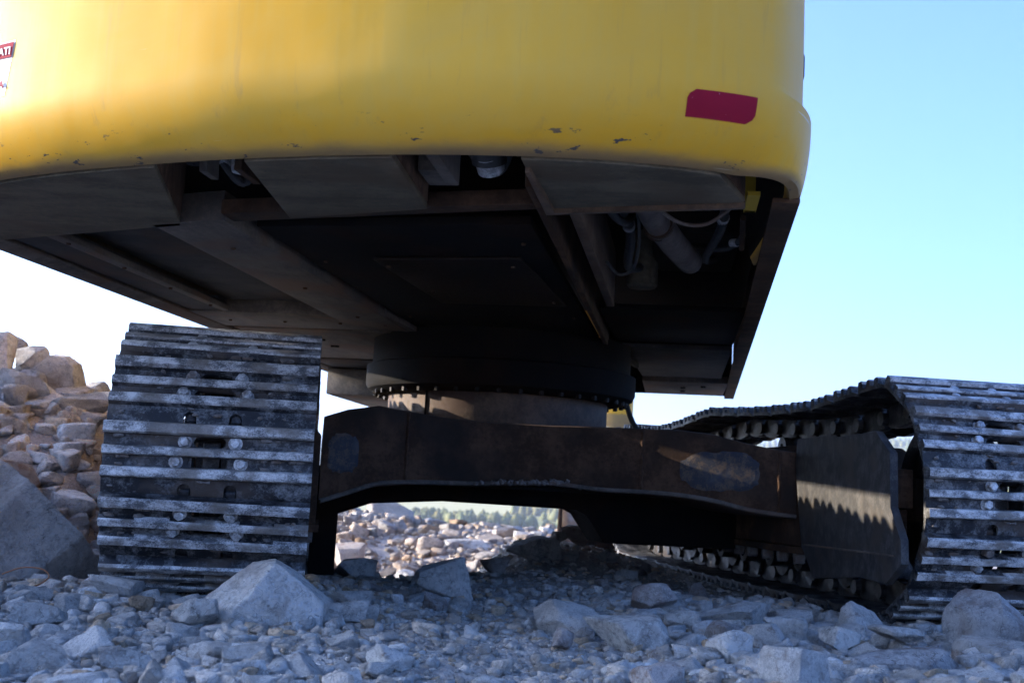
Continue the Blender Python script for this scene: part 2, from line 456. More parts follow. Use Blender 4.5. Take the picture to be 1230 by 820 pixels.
def H(x, y):
    x = np.asarray(x, float); y = np.asarray(y, float)
    d = np.hypot(x-CAM_LOC[0], y-CAM_LOC[1])
    near = 0.012*wav(x, y, 0.45, 6, 1) + 0.018*wav(x, y, 1.3, 5, 2)
    z = near*ss(40, 20, y)
    z = z - 0.03*ss(-2.2, -3.4, y)
    z = z + 0.05*ss(0.2, 1.2, x)*ss(-2.0, -3.0, y)
    # shaded mound between the tracks
    z = z + 0.135*np.exp(-(((x-0.45)/0.42)**2+((y-1.1)/0.55)**2)) 
    # the shelf drops away beyond the machine
    hol = ss(-1.0, -0.85, x)*ss(0.22, -0.15, x)*ss(2.6, 1.6, y)
    z = z - 0.36*np.maximum(ss(1.2, 2.8, y), ss(-0.35, 1.6, y)*hol) + 0.19*ss(4.2, 8.0, y) + 0.12*ss(1.2, -0.8, x)*ss(4.5, 8.0, y)*ss(60, 20, y) + 0.06*wav(x, y, 3.0, 5, 3)*ss(3, 5, y)*ss(40, 20, y)
    # rock heap on the left; unseen ridge beyond it is shaped to shade the foreground
    t = -x
    ridge = 0.68*ss(1.74, 2.04, t) + 0.22*ss(2.05, 3.2, t) + 0.45*ss(3.2, 5.0, t) + 0.52*ss(4.8, 6.0, t)
    ridge = ridge*ss(14, 10.5, t)
    yw_near = ss(-0.9, 0.35, y); yw_far = ss(-3.9, -2.9, y)
    k = ss(2.5, 4.0, t)
    yw = (yw_near*(1-k) + yw_far*k)*ss(2.6, 1.3, y - 0.0*t)
    z = z + ridge*yw*(1+0.05*wav(x, y, 1.2, 5, 4))
    # beyond the shelf edge: valley and far hills
    X0 = np.array([0, 18, 24, 40, 120, 300, 450, 650, 900, 1300, 1800, 2500, 3300, 5000])
    Z0 = np.array([0, 0.0, -1.6, -9, -21, -22, -21, -19, -16, -8, 12, 55, 62, 40])
    far = np.interp(d, X0, Z0)
    brg = np.arctan2(x-CAM_LOC[0], y-CAM_LOC[1])
    far = far + ss(400, 2200, d)*(70*ss(0.20, 0.45, brg)) + ss(200, 900, d)*(3.5*wav(x, y, 900, 6, 5)+1.0*wav(x, y, 260, 5, 6))
    east = ss(0.16, 0.4, brg)*ss(120, 420, d)*10
    return z*ss(60, 25, d) + far + east

def axis_lines(lo, hi, step, far, grow=1.07):
    core = list(np.arange(lo, hi+1e-6, step)); s = step; a = [core[0]]; b = [core[-1]]
    while b[-1] < far:
        s *= grow; b.append(b[-1]+s)
    s = step
    while a[-1] > -far:
        s *= grow; a.append(a[-1]-s)
    return np.array(a[:0:-1]+core+b[1:])

gx = axis_lines(-2.3, 1.8, 0.016, 5200)
gy = axis_lines(-3.7, 1.2, 0.017, 5200)
GX, GY = np.meshgrid(gx, gy)
GZ = H(GX, GY)
# fine crumble of the gravel surface
small = (np.abs(GX+0.3) < 3.5) & (np.abs(GY+1) < 4)
GZ = GZ + np.where(small, 0.004*_rng.normal(size=GZ.shape), 0)
gv = np.stack([GX.ravel(), GY.ravel(), GZ.ravel()], 1).astype(np.float32)
ny_, nx_ = GX.shape
idx = np.arange(nx_*ny_).reshape(ny_, nx_)
q = np.stack([idx[:-1, :-1], idx[:-1, 1:], idx[1:, 1:], idx[1:, :-1]], -1).reshape(-1, 4)

def np_mesh(name, v, q, smooth=False):
    me = bpy.data.meshes.new(name)
    k = q.shape[1]
    me.vertices.add(len(v)); me.vertices.foreach_set('co', np.ascontiguousarray(v, np.float32).ravel())
    me.loops.add(q.size); me.loops.foreach_set('vertex_index', np.ascontiguousarray(q, np.int32).ravel())
    me.polygons.add(len(q)); me.polygons.foreach_set('loop_start', np.arange(0, q.size, k, dtype=np.int32))
    if smooth: me.polygons.foreach_set('use_smooth', np.ones(len(q), bool))
    me.update(calc_edges=True); me.validate()
    return me
gme = np_mesh('ground', gv, q, True)
d_ = np.hypot(gv[:, 0]-CAM_LOC[0], gv[:, 1]-CAM_LOC[1]); br_ = np.arctan2(gv[:, 0]-CAM_LOC[0], gv[:, 1]-CAM_LOC[1])
def pasture(d, br):
    c0 = 900 + 1500*(br-0.02) + 60*np.sin(br*40)
    return ss(290, 200, np.abs(d-c0))*ss(-0.05, 0.02, br)
pa = gme.attributes.new('pasture', 'FLOAT', 'POINT')
pa.data.foreach_set('value', pasture(d_, br_).astype(np.float32))
g = link('ground', gme, 'gravel_ground')
g['kind'] = 'structure'; g['label'] = 'grey crushed stone ground of the quarry shelf running out to the wooded valley'

# ------------------------------------------------------------------ rocks
def ico(sub):
    bm = bmesh.new(); bmesh.ops.create_icosphere(bm, subdivisions=sub, radius=1)
    v = np.array([x.co[:] for x in bm.verts]); fc = np.array([[a.index for a in t.verts] for t in bm.faces]); bm.free()
    return v, fc
ICO = {k: ico(k) for k in (1, 2, 3, 4, 5, 6)}

def vnoise(v, rng, freq, k=10):
    out = np.zeros(len(v))
    for i in range(k):
        a = rng.normal(size=3); a /= np.linalg.norm(a)
        out += np.sin(freq*(0.6+0.9*rng.random())*(v@a)+rng.uniform(0, 2*pi))
    return out/sqrt(k)

def rock_shape(seed, sub, cuts=11, rough=0.03, flat=1.0):
    rng = np.random.default_rng(seed)
    v, fc = ICO[sub]
    # six jittered block faces close the stone, a few more break its corners
    n = np.concatenate([np.array([(1, 0, 0), (-1, 0, 0), (0, 1, 0), (0, -1, 0), (0, 0, 1), (0, 0, -1)])+rng.normal(size=(6, 3))*0.30, rng.normal(size=(max(2, cuts-5), 3))])
    n /= np.linalg.norm(n, axis=1)[:, None]
    d = np.concatenate([rng.uniform(0.40, 0.60, 6), rng.uniform(0.42, 0.72 if cuts < 12 else 0.56, max(2, cuts-5))])
    dots = v@n.T
    rr = np.where(dots > 0.05, d/np.maximum(dots, 0.05), 9.0)
    # soft minimum keeps edges slightly worn
    r_ = rr.min(1)
    srt = np.sort(rr, 1)[:, :2]
    r_ = np.minimum(r_, 1.25)
    p = v*r_[:, None]
    if sub > 3:
        # small chips knock the corners off
        n3 = rng.normal(size=(12, 3)); n3 /= np.linalg.norm(n3, axis=1)[:, None]
        for q3 in n3:
            h = p@q3; mx = h.max(); cutd = mx*rng.uniform(0.84, 0.98)
            over = h > cutd
            p[over] -= q3*(h[over]-cutd)[:, None]
        p = p*(1 + rough*vnoise(p, rng, 5)[:, None] + 0.5*rough*vnoise(p, rng, 13)[:, None] + 0.45*rough*np.abs(vnoise(p, rng, 30))[:, None] + 0.22*rough*vnoise(p, rng, 75)[:, None])
    elif sub > 2:
        p = p*(1 + rough*vnoise(p, rng, 5)[:, None] + 0.6*rough*vnoise(p, rng, 14)[:, None] + 0.4*rough*np.abs(vnoise(p, rng, 34))[:, None])
    else:
        p = p*(1+rng.uniform(-0.04, 0.04, (len(p), 1)))
    mn, mx = p.min(0), p.max(0)
    p = (p-(mn+mx)/2)/(mx-mn)       # unit bounding box
    return p, fc

def rock_mesh(seed, sub, size, cuts=11, rough=0.03, tilt=(0, 0, 0)):
    p, fc = rock_shape(seed, sub, cuts, rough)
    R = np.array(Matrix.Rotation(tilt[0], 3, 'X') @ Matrix.Rotation(tilt[1], 3, 'Y'))
    p = p@R.T
    mn, mx = p.min(0), p.max(0); p = (p-(mn+mx)/2)/(mx-mn)*np.array(size)
    me = np_mesh('rock', p, fc, True)
    me.set_sharp_from_angle(angle=radians(17))
    return me

def put_rock(name, x, y, z, size, seed, mat, label, sub=4, cuts=11, rough=0.03, tilt=(0, 0, 0), yaw=0, cat='rock', group=None):
    me = rock_mesh(seed, sub, size, cuts, rough, tilt)
    o = link(name, me, mat, None, (x, y, z), (0, 0, yaw))
    o['label'] = label; o['category'] = cat
    if group: o['group'] = group
    return o
G_, P_, B_, C_, O_, R_ = 'grey_limestone', 'pale_limestone', 'brown_limestone', 'cream_limestone', 'orange_ironstone', 'rust_base_limestone'
# name, x, y, z, (width, depth, height), seed, material, label, sub, cuts
ROCKS = [
 ('rock', -1.23, -2.50, 0.035, (.125, .09, .075), 12, G_, 'small square grey block just left of the large pointed boulder before the left track', 4, 9),
 ('rock', -0.84, -2.33, 0.03, (.14, .13, .07), 13, G_, 'dark grey wedge slab leaning just right of the large pointed boulder', 4, 7),
 ('boulder', -0.48, -1.50, 0.075, (.215, .16, .155), 14, G_, 'blue grey squarish boulder alone in the shade under the middle of the cross beam', 5, 8),
 ('rock', 0.18, -1.90, 0.065, (.165, .13, .105), 15, B_, 'brownish grey rounded rock in the shade, the tallest right of the middle', 4, 10),
 ('rock', 0.38, -2.10, 0.045, (.28, .16, .08), 16, P_, 'long pale flat slab of rock in front of the right track and its side plate', 4, 8),
 ('rock', -0.09, -2.60, 0.03, (.22, .14, .09), 17, G_, 'grey wedge rock with a white upper edge in the middle foreground', 4, 7),
 ('rock', -0.29, -2.72, 0.02, (.065, .06, .055), 18, B_, 'small round reddish brown rock beside the white edged wedge', 4, 14),
 ('boulder', 0.93, -2.86, 0.0, (.34, .24, .14), 20, P_, 'broad pale boulder low in the right corner of the view', 5, 9),
 ('rock', 0.69, -2.58, 0.05, (.16, .10, .045), 21, P_, 'small flat whitish slab between the broad pale corner boulder and the right track', 4, 8),
 ('rock', 0.12, -2.84, 0.02, (.13, .10, .105), 22, P_, 'upright pale cracked rock at the bottom edge right of the middle', 4, 8),
 ('rock', 0.39, -2.50, 0.045, (.12, .10, .07), 23, G_, 'low grey lump behind the upright pale cracked rock', 4, 10),
 ('rock', 0.53, -2.92, 0.01, (.31, .14, .09), 24, R_, 'long low rock with brown patches along the bottom edge beside the corner boulder', 4, 10),
 ('rock', 0.16, -2.30, 0.035, (.125, .10, .07), 25, G_, 'rounded blue grey rock in front of the tallest brownish rock', 4, 12),
 ('rock', 0.52, -2.60, 0.03, (.11, .09, .075), 26, G_, 'squat grey rock split by a dark crack just left of the flat whitish slab', 4, 8),
 ('rock', -1.49, -3.10, -0.015, (.135, .11, .085), 27, G_, 'blue grey angular rock in the lower left corner', 4, 8),
 ('rock', -1.31, -3.12, -0.015, (.12, .10, .08), 28, G_, 'dark grey split rock right of the lower left corner rock', 4, 7),
 ('rock', -1.06, -3.10, -0.01, (.115, .09, .085), 29, P_, 'pale tooth shaped rock on the bottom edge below the large pointed boulder', 4, 7),
 ('rock', -1.50, -2.10, 0.05, (.16, .12, .08), 30, P_, 'pale flat topped rock directly below the left foot of the left track', 4, 9),
 ('rock', -1.62, -2.50, 0.01, (.14, .10, .07), 31, G_, 'long low blue grey rock at the left edge under the leaning dark sided boulder', 4, 9),
 ('rock', -1.64, -2.80, -0.01, (.11, .09, .08), 32, P_, 'pale chipped rock at the left edge above the lower left corner rock', 4, 9),
 # rock heap on the left
 ('boulder', -2.23, 0.40, 0.81, (.235, .22, .25), 41, P_, 'big round grey boulder perched on top of the left rock heap', 5, 20),
 ('rock', -2.38, 0.50, 0.905, (.16, .15, .15), 42, P_, 'grey rounded rock behind and left of the perched round boulder', 4, 12),
 ('rock', -2.49, 0.60, 0.985, (.11, .11, .10), 43, B_, 'small brownish block at the very top of the left rock heap', 4, 9),
 ('boulder', -2.52, 0.30, 0.88, (.16, .2, .28), 44, P_, 'tall grey slab standing at the left edge of the heap top', 4, 8),
 ('boulder', -2.38, 0.28, 0.70, (.32, .26, .26), 45, P_, 'large sloping purple grey block below the perched round boulder', 5, 8),
 ('rock', -2.24, 0.18, 0.575, (.16, .16, .145), 46, P_, 'rounded lilac grey rock below the large sloping block', 4, 11),
 ('rock', -2.38, 0.13, 0.60, (.21, .2, .13), 47, C_, 'flat topped tan rock at the left edge beside the lilac grey rock', 4, 9),
 ('boulder', -2.17, -0.02, 0.40, (.18, .2, .23), 48, B_, 'upright brown cubic boulder in the middle of the left heap', 5, 7),
 ('rock', -2.03, 0.08, 0.40, (.16, .16, .18), 49, B_, 'dark brown block right of the upright brown cubic boulder', 4, 9),
 ('boulder', -2.08, 0.36, 0.53, (.26, .24, .20), 50, P_, 'broad dusty brown boulder under the small stones of the heap crest', 5, 9),
 ('boulder', -2.04, -0.12, 0.23, (.21, .2, .20), 51, O_, 'orange brown boulder between the leaning dark sided boulder and the cream block', 5, 8),
 ('boulder', -1.93, 0.20, 0.20, (.26, .2, .145), 52, C_, 'cream coloured block half hidden behind the left track', 5, 7),
 ('rock', -1.95, -0.02, 0.12, (.125, .12, .10), 53, C_, 'small pinkish cream rock below the cream block beside the left track', 4, 9),
 ('rock', -2.12, 0.50, 0.70, (.16, .13, .09), 54, P_, 'curved grey slab lying right of the perched round boulder', 4, 8),
 ('rock', -2.06, 0.70, 0.71, (.13, .13, .17), 55, P_, 'upright grey rock on the heap crest just beside the left track', 4, 9),
 ('rock', -2.34, 0.08, 0.48, (.17, .16, .14), 56, C_, 'cream tan block left of the upright brown cubic boulder', 4, 8),
 ('rock', -2.07, 0.03, 0.29, (.10, .10, .085), 57, B_, 'small dark brown rock above the orange brown boulder', 4, 9),
 # sunlit rocks seen through the gap under the machine
 ('boulder', 0.15, 12.0, 0.02, (.72, .6, .46), 61, C_, 'largest pinkish sunlit boulder farthest away in the gap under the beam', 4, 11),
 ('boulder', -0.46, 8.0, -0.05, (.36, .3, .27), 62, C_, 'bright cream boulder with a shaded right face at the left of the gap', 4, 8),
 ('rock', -0.46, 6.5, -0.13, (.38, .28, .17), 63, C_, 'white topped long rock below the bright cream boulder in the gap', 4, 8),
 ('rock', -0.62, 5.0, -0.22, (.30, .28, .21), 64, C_, 'peach coloured pair topped rock at the lower left of the gap', 4, 8),
 ('rock', 0.33, 9.0, -0.17, (.44, .3, .17), 65, B_, 'brown rock with a dark right face right of the farthest pinkish boulder', 4, 8),
 ('rock', 0.45, 7.5, -0.15, (.31, .26, .15), 66, P_, 'grey block with a light end in the middle of the gap', 4, 7),
 ('boulder', 0.62, 6.5, -0.19, (.54, .36, .19), 67, P_, 'long low whitish slab in the middle of the gap', 4, 8),
 ('boulder', 1.36, 8.6, -0.10, (.40, .3, .19), 68, C_, 'bright white sunlit block on the skyline right of the gap middle', 4, 8),
 ('rock', 1.58, 8.0, -0.13, (.26, .24, .19), 69, P_, 'white faced rock just right of the bright sunlit block', 4, 8),
 ('rock', 1.42, 11.0, -0.10, (.22, .2, .14), 70, C_, 'small pinkish rock behind the bright sunlit block', 4, 9),
 # dark rocks under the machine
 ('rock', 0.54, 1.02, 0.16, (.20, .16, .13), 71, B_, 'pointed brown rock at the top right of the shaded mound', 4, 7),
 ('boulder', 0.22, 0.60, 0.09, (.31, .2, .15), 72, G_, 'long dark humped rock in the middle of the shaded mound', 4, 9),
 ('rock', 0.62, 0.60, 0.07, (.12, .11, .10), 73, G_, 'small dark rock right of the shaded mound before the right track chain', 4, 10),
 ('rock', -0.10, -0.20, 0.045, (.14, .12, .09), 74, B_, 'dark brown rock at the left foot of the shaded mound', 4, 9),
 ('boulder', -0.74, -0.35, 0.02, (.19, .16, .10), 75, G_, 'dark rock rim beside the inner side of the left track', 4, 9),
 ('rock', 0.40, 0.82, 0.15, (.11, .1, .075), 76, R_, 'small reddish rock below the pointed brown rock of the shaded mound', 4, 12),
]
occupied = []
for i, (nm, x, y, z, sz, sd, mt, lb, sub, cuts) in enumerate(ROCKS):
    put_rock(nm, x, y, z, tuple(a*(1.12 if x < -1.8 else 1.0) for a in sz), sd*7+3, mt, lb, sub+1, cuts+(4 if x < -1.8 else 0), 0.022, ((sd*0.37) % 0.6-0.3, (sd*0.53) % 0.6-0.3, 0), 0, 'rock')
    occupied.append((x, y, max(sz[0], sz[1])/2))
# the great leaning boulder at the left edge: a hand-set wedge, long slope facing the camera
def plane_boulder(name, loc, planes, seed, mat, label, amp=0.013, soft=0.002):
    """boulder bounded by hand-set facets: planes = (nx, ny, nz, distance in metres)"""
    rng = np.random.default_rng(seed)
    v, fc = ICO[6]
    pl = np.array(planes, float); n = pl[:, :3]/np.linalg.norm(pl[:, :3], axis=1)[:, None]; d = pl[:, 3]
    dots = v@n.T
    rr = np.where(dots > 0.03, d/np.maximum(dots, 0.03), 9); srt = np.sort(rr, 1)
    r_ = srt[:, 0]-soft*np.exp(-(srt[:, 1]-srt[:, 0])/soft)
    p = v*r_[:, None]; k = 1/np.mean(d)
    n3 = rng.normal(size=(16, 3)); n3 /= np.linalg.norm(n3, axis=1)[:, None]
    for q3 in n3:
        h = p@q3; cutd = h.max()*rng.uniform(0.86, 0.985); over = h > cutd
        p[over] -= q3*(h[over]-cutd)[:, None]
    p = p*(1+amp*vnoise(p*k, rng, 4)[:, None]+0.7*amp*vnoise(p*k, rng, 12)[:, None]+0.5*amp*np.abs(vnoise(p*k, rng, 28))[:, None]+0.25*amp*vnoise(p*k, rng, 70)[:, None])
    me = np_mesh(name, p, fc, True); me.set_sharp_from_angle(angle=radians(15))
    o = link(name, me, mat, None, loc); o['label'] = label; o['category'] = 'rock'
    occupied.append((loc[0], loc[1], float(np.mean(d))))
plane_boulder('boulder', (-2.05, -0.95, 0.15), [(.62, .42, .66, .095), (-.12, -.82, .56, .250), (.75, -.60, -.28, .320), (.95, .1, -.3, .40), (0, 1, .1, .4), (-1, 0, 0, .6), (0, 0, -1, .3), (-.3, .2, .93, .33), (.30, -.85, .34, .25), (-.5, -.8, .1, .38)],
    77, P_, 'huge blue grey leaning boulder at the left edge with a black shaded right side')
plane_boulder('boulder', (-1.05, -2.38, 0.06), [(-.52, -.45, .70, .098), (.30, -.80, .42, .104), (.62, -.05, .78, .100), (-.62, .3, .72, .105), (.15, .05, .98, .112), (-.9, -.3, -.1, .165), (1, -.2, 0, .160), (0, 1, .1, .13), (0, 0, -1, .1), (.1, -.97, -.1, .125), (-.1, .1, 1, .135)],
    78, P_, 'large grey angular boulder with a pointed top lying against the foot of the left track')
plane_boulder('boulder', (1.07, -2.45, 0.085), [(-.50, -.40, .75, .058), (.45, -.55, .68, .056), (.6, .3, .7, .062), (-.9, -.3, .2, .088), (.95, 0, .3, .10), (0, -1, -.1, .075), (0, 1, .1, .09), (0, 0, -1, .08), (-.4, -.85, -.1, .078)],
    79, 'rust_base_limestone', 'pointed pale boulder with a rust brown base before the right track')

# groups of alike rocks: every one an object, sharing a dozen meshes each
protos = {}
for mt in (G_, P_, B_, C_):
    for k in range(6):
        me = rock_mesh(500+k*13+len(mt), 5, (1, 1, 1), 8+k % 4, 0.024)
        me.materials.append(MATS[mt]); protos[(mt, k)] = me
RNG = random.Random(21)
def free(x, y, r_, fac=0.8):
    for a, b, c in occupied:
        if (x-a)**2+(y-b)**2 < ((r_+c)*fac)**2: return False
    return True
def track_clear(x, y, r_):
    for cx in (-1.243, 1.243):
        if abs(x-cx) < 0.33+r_ and -2.0-r_*0.5 < y < 2.3: return False
    return True
LM = [('the big pointed grey boulder', -1.05, -2.40), ('the foot of the left track', -1.30, -2.05), ('the squarish boulder under the beam', -0.48, -1.50),
      ('the white edged wedge rock', -0.09, -2.60), ('the tallest brownish rock', 0.18, -1.90), ('the long pale flat slab', 0.38, -2.10),
      ('the right guard plate', 0.88, -1.75), ('the pale boulder with rust base', 1.04, -2.45), ('the broad pale corner boulder', 0.90, -2.80),
      ('the upright pale cracked rock', 0.12, -2.84), ('the orange twig', -1.80, -1.75), ('the lower left corner rock', -1.49, -3.10), ('the huge leaning boulder', -1.95, -1.20),
      ('the pale tooth shaped rock', -1.06, -3.10), ('the brown patched low rock', 0.53, -2.92), ('the small flat whitish slab', 0.69, -2.58),
      ('the perched round boulder', -2.23, 0.40), ('the orange brown boulder', -2.04, -0.12), ('the upright brown cubic boulder', -2.17, -0.02), ('the large sloping heap block', -2.38, 0.28),
      ('the cream block', -1.93, 0.20), ('the broad dusty boulder', -2.08, 0.36), ('the crest rock by the track', -2.06, 0.70),
      ('the farthest pinkish boulder', 0.15, 12.0), ('the long whitish slab', 0.62, 6.5), ('the bright cream boulder', -0.46, 8.0), ('the bright sunlit block', 1.36, 8.6),
      ('the peach coloured rock', -0.62, 5.0), ('the shaded mound', 0.25, 0.7), ('the dark rim rock', -0.74, -0.35)]
COLW = {'grey_limestone': 'blue grey', 'pale_limestone': 'pale', 'brown_limestone': 'brownish', 'cream_limestone': 'cream'}
def describe(x, y, s, smin, smax, flat, mt, place):
    size = 'small' if s < smin*(smax/smin)**0.25 else 'middling' if s < smin*(smax/smin)**0.6 else 'large'
    nm, lx, ly = min(LM, key=lambda q_: (x-q_[1])**2+(y-q_[2])**2)
    dx, dy = x-lx, y-ly
    rel = ('right of' if dx > 0 else 'left of') if abs(dx) > abs(dy) else ('behind' if dy > 0 else 'in front of')
    dd = sqrt(dx*dx+dy*dy)
    if y < 3: rel = ('just ' if dd < 0.15 else 'well ' if dd > 0.32 else '')+rel
    return '%s %s %s stone %s %s%s' % (size, COLW[mt], flat, rel, nm, place)
USED = set()
def group(n, name, place, grp, xr, yr, smin, smax, mats, sink=0.27, dens=None, fac=0.8):
    c = 0; tries = 0
    while c < n and tries < n*60:
        tries += 1
        x = RNG.uniform(*xr); y = RNG.uniform(*yr)
        s = smin*(smax/smin)**(RNG.random()**1.6)
        if not free(x, y, s*0.5, fac) or not track_clear(x, y, s*0.5): continue
        mt = RNG.choice(mats)
        hz = s*RNG.uniform(0.45, 0.85)
        flat = 'flat' if hz/s < 0.58 else 'angular' if hz/s < 0.72 else 'blocky'
        lab = describe(x, y, s, smin, smax, flat, mt, place)
        if lab in USED: continue
        USED.add(lab); occupied.append((x, y, s*0.5))
        o = link(name, protos[(mt, RNG.randrange(6))])
        o.scale = (s*RNG.uniform(0.85, 1.2), s*RNG.uniform(0.7, 1.0), hz)
        o.location = (x, y, float(H(x, y)) + hz*(0.5-sink))
        o.rotation_euler = (RNG.uniform(-.35, .35), RNG.uniform(-.35, .35), RNG.uniform(0, 6.3))
        o['label'] = lab; o['category'] = 'rock'; o['group'] = grp
        c += 1
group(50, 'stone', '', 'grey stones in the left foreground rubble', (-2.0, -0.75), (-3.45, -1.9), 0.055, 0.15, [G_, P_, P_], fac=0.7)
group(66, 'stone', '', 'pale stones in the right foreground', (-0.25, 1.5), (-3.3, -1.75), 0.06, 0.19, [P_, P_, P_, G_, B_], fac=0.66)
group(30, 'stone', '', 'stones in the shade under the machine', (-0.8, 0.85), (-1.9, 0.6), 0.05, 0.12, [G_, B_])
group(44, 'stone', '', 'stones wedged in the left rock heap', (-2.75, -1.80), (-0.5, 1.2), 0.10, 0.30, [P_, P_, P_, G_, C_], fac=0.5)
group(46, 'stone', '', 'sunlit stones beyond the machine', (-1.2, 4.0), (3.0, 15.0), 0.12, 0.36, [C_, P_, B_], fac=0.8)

# loose gravel and chips: nobody could count them
def scatter(name, lb, spec, seed, brownp=0.12, lift=1.0, mat='rubble_stone'):
    """spec: list of (sub, count, smin, smax, xr, yr, density fn)"""
    rng = np.random.default_rng(seed)
    V, F, T = [], [], []; off = 0
    for sub, cnt, smin, smax, xr, yr, dens in spec:
        shapes = [rock_shape(900+seed+k, sub, 6, 0.015) for k in range(8)] if sub else None
        x = rng.uniform(*xr, cnt*2); y = rng.uniform(*yr, cnt*2)
        keep = rng.random(cnt*2) < dens(x, y)
        x = x[keep][:cnt]; y = y[keep][:cnt]; n = len(x)
        s = smin*(smax/smin)**(rng.random(n)**2.0)
        z = H(x, y)
        yaw_ = rng.uniform(0, 2*pi, n); tx = rng.uniform(-.6, .6, n)
        sc = np.stack([s*rng.uniform(.8, 1.3, n), s*rng.uniform(.65, 1, n), s*rng.uniform(.4, .8, n)], 1)
        which = rng.integers(0, 8, n)
        tone = lift*rng.uniform(0.70, 1.20, n); warm = rng.uniform(-0.05, 0.11, n)
        brown = rng.random(n) < brownp
        tone = np.where(brown, tone*0.85, tone); warm = np.where(brown, 0.25, warm)
        for k in range(8):
            sel = np.where(which == k)[0]
            if len(sel) == 0: continue
            p, fc = shapes[k]
            q_ = p[None]*sc[sel][:, None]
            c1, s1 = np.cos(tx[sel])[:, None], np.sin(tx[sel])[:, None]
            Y = q_[..., 1]*c1-q_[..., 2]*s1; Z = q_[..., 1]*s1+q_[..., 2]*c1; X = q_[..., 0]
            c2, s2 = np.cos(yaw_[sel])[:, None], np.sin(yaw_[sel])[:, None]
            X, Y = X*c2-Y*s2, X*s2+Y*c2
            X = X+x[sel][:, None]; Y = Y+y[sel][:, None]; Z = Z+(z[sel]+sc[sel][:, 2]*0.24)[:, None]
            V.append(np.stack([X, Y, Z], -1).reshape(-1, 3))
            F.append((fc[None]+(np.arange(len(sel))*len(p))[:, None, None]).reshape(-1, 3)+off)
            off += len(sel)*len(p)
            t_ = np.stack([tone*(1+warm), tone, tone*(1-warm), np.ones_like(tone)], 1)[sel]
            T.append(np.repeat(t_, len(p), 0))
    V = np.concatenate(V); F = np.concatenate(F); T = np.concatenate(T)
    me = np_mesh('gravel', V, F)
    ca = me.color_attributes.new('tint', 'FLOAT_COLOR', 'POINT')
    ca.data.foreach_set('color', T.astype(np.float32).ravel())
    o = link(name, me, mat); o['kind'] = 'stuff'; o['label'] = lb
    return o
def clearN(x, y):
    tr = np.zeros_like(x, bool)
    for cx in (-1.243, 1.243):
        tr |= (np.abs(x-cx) < 0.27) & (y > -1.8) & (y < 2.2)
    return np.where(tr, 0.0, 1.0)
def wedge(x, y):        # seen part of the foreground
    a = (x-CAM_LOC[0])/(y-CAM_LOC[1])
    return ((a > -0.34) & (a < 0.68))*clearN(x, y)
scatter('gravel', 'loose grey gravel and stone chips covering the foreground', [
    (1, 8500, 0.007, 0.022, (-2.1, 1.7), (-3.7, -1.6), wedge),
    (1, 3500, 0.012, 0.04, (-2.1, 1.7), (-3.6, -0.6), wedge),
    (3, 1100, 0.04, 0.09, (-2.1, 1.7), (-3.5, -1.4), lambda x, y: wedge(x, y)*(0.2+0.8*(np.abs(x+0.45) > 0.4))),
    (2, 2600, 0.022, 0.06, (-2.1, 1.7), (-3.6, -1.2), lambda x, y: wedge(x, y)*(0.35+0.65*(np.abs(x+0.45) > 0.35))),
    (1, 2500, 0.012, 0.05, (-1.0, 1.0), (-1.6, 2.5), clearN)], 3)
scatter('rubble', 'broken stone rubble filling the left rock heap', [
    (3, 1500, 0.05, 0.2, (-3.4, -1.75), (-1.0, 1.9), clearN),
    (2, 500, 0.08, 0.30, (-9.5, -3.0), (-9.0, 2.6), lambda x, y: (H(x, y) > 0.2)*1.0)], 4, 0.05, 1.2)
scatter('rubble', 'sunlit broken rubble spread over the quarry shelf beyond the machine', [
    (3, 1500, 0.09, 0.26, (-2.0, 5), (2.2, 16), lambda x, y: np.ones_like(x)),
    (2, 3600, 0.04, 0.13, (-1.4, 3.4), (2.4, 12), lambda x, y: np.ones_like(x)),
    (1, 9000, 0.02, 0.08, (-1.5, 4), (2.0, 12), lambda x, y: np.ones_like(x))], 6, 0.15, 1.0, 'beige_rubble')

# a dry twig on the left
def twig(bm):
    bm_tube(bm, bez([(-0.10, 0.0, 0.0), (-0.04, 0.01, 0.022), (0.02, 0.0, 0.02), (0.045, -0.01, 0.0), (0.03, -0.03, -0.02), (0.0, -0.05, -0.035)], 8), 0.0026, 6)
bm = bmesh.new(); twig(bm)
o = link('twig', bm_mesh('twig', bm), 'dry_twig', None, (-1.80, -1.75, 0.05)); o['label'] = 'thin curved orange brown twig lying on the stones at the left edge'; o['category'] = 'twig'

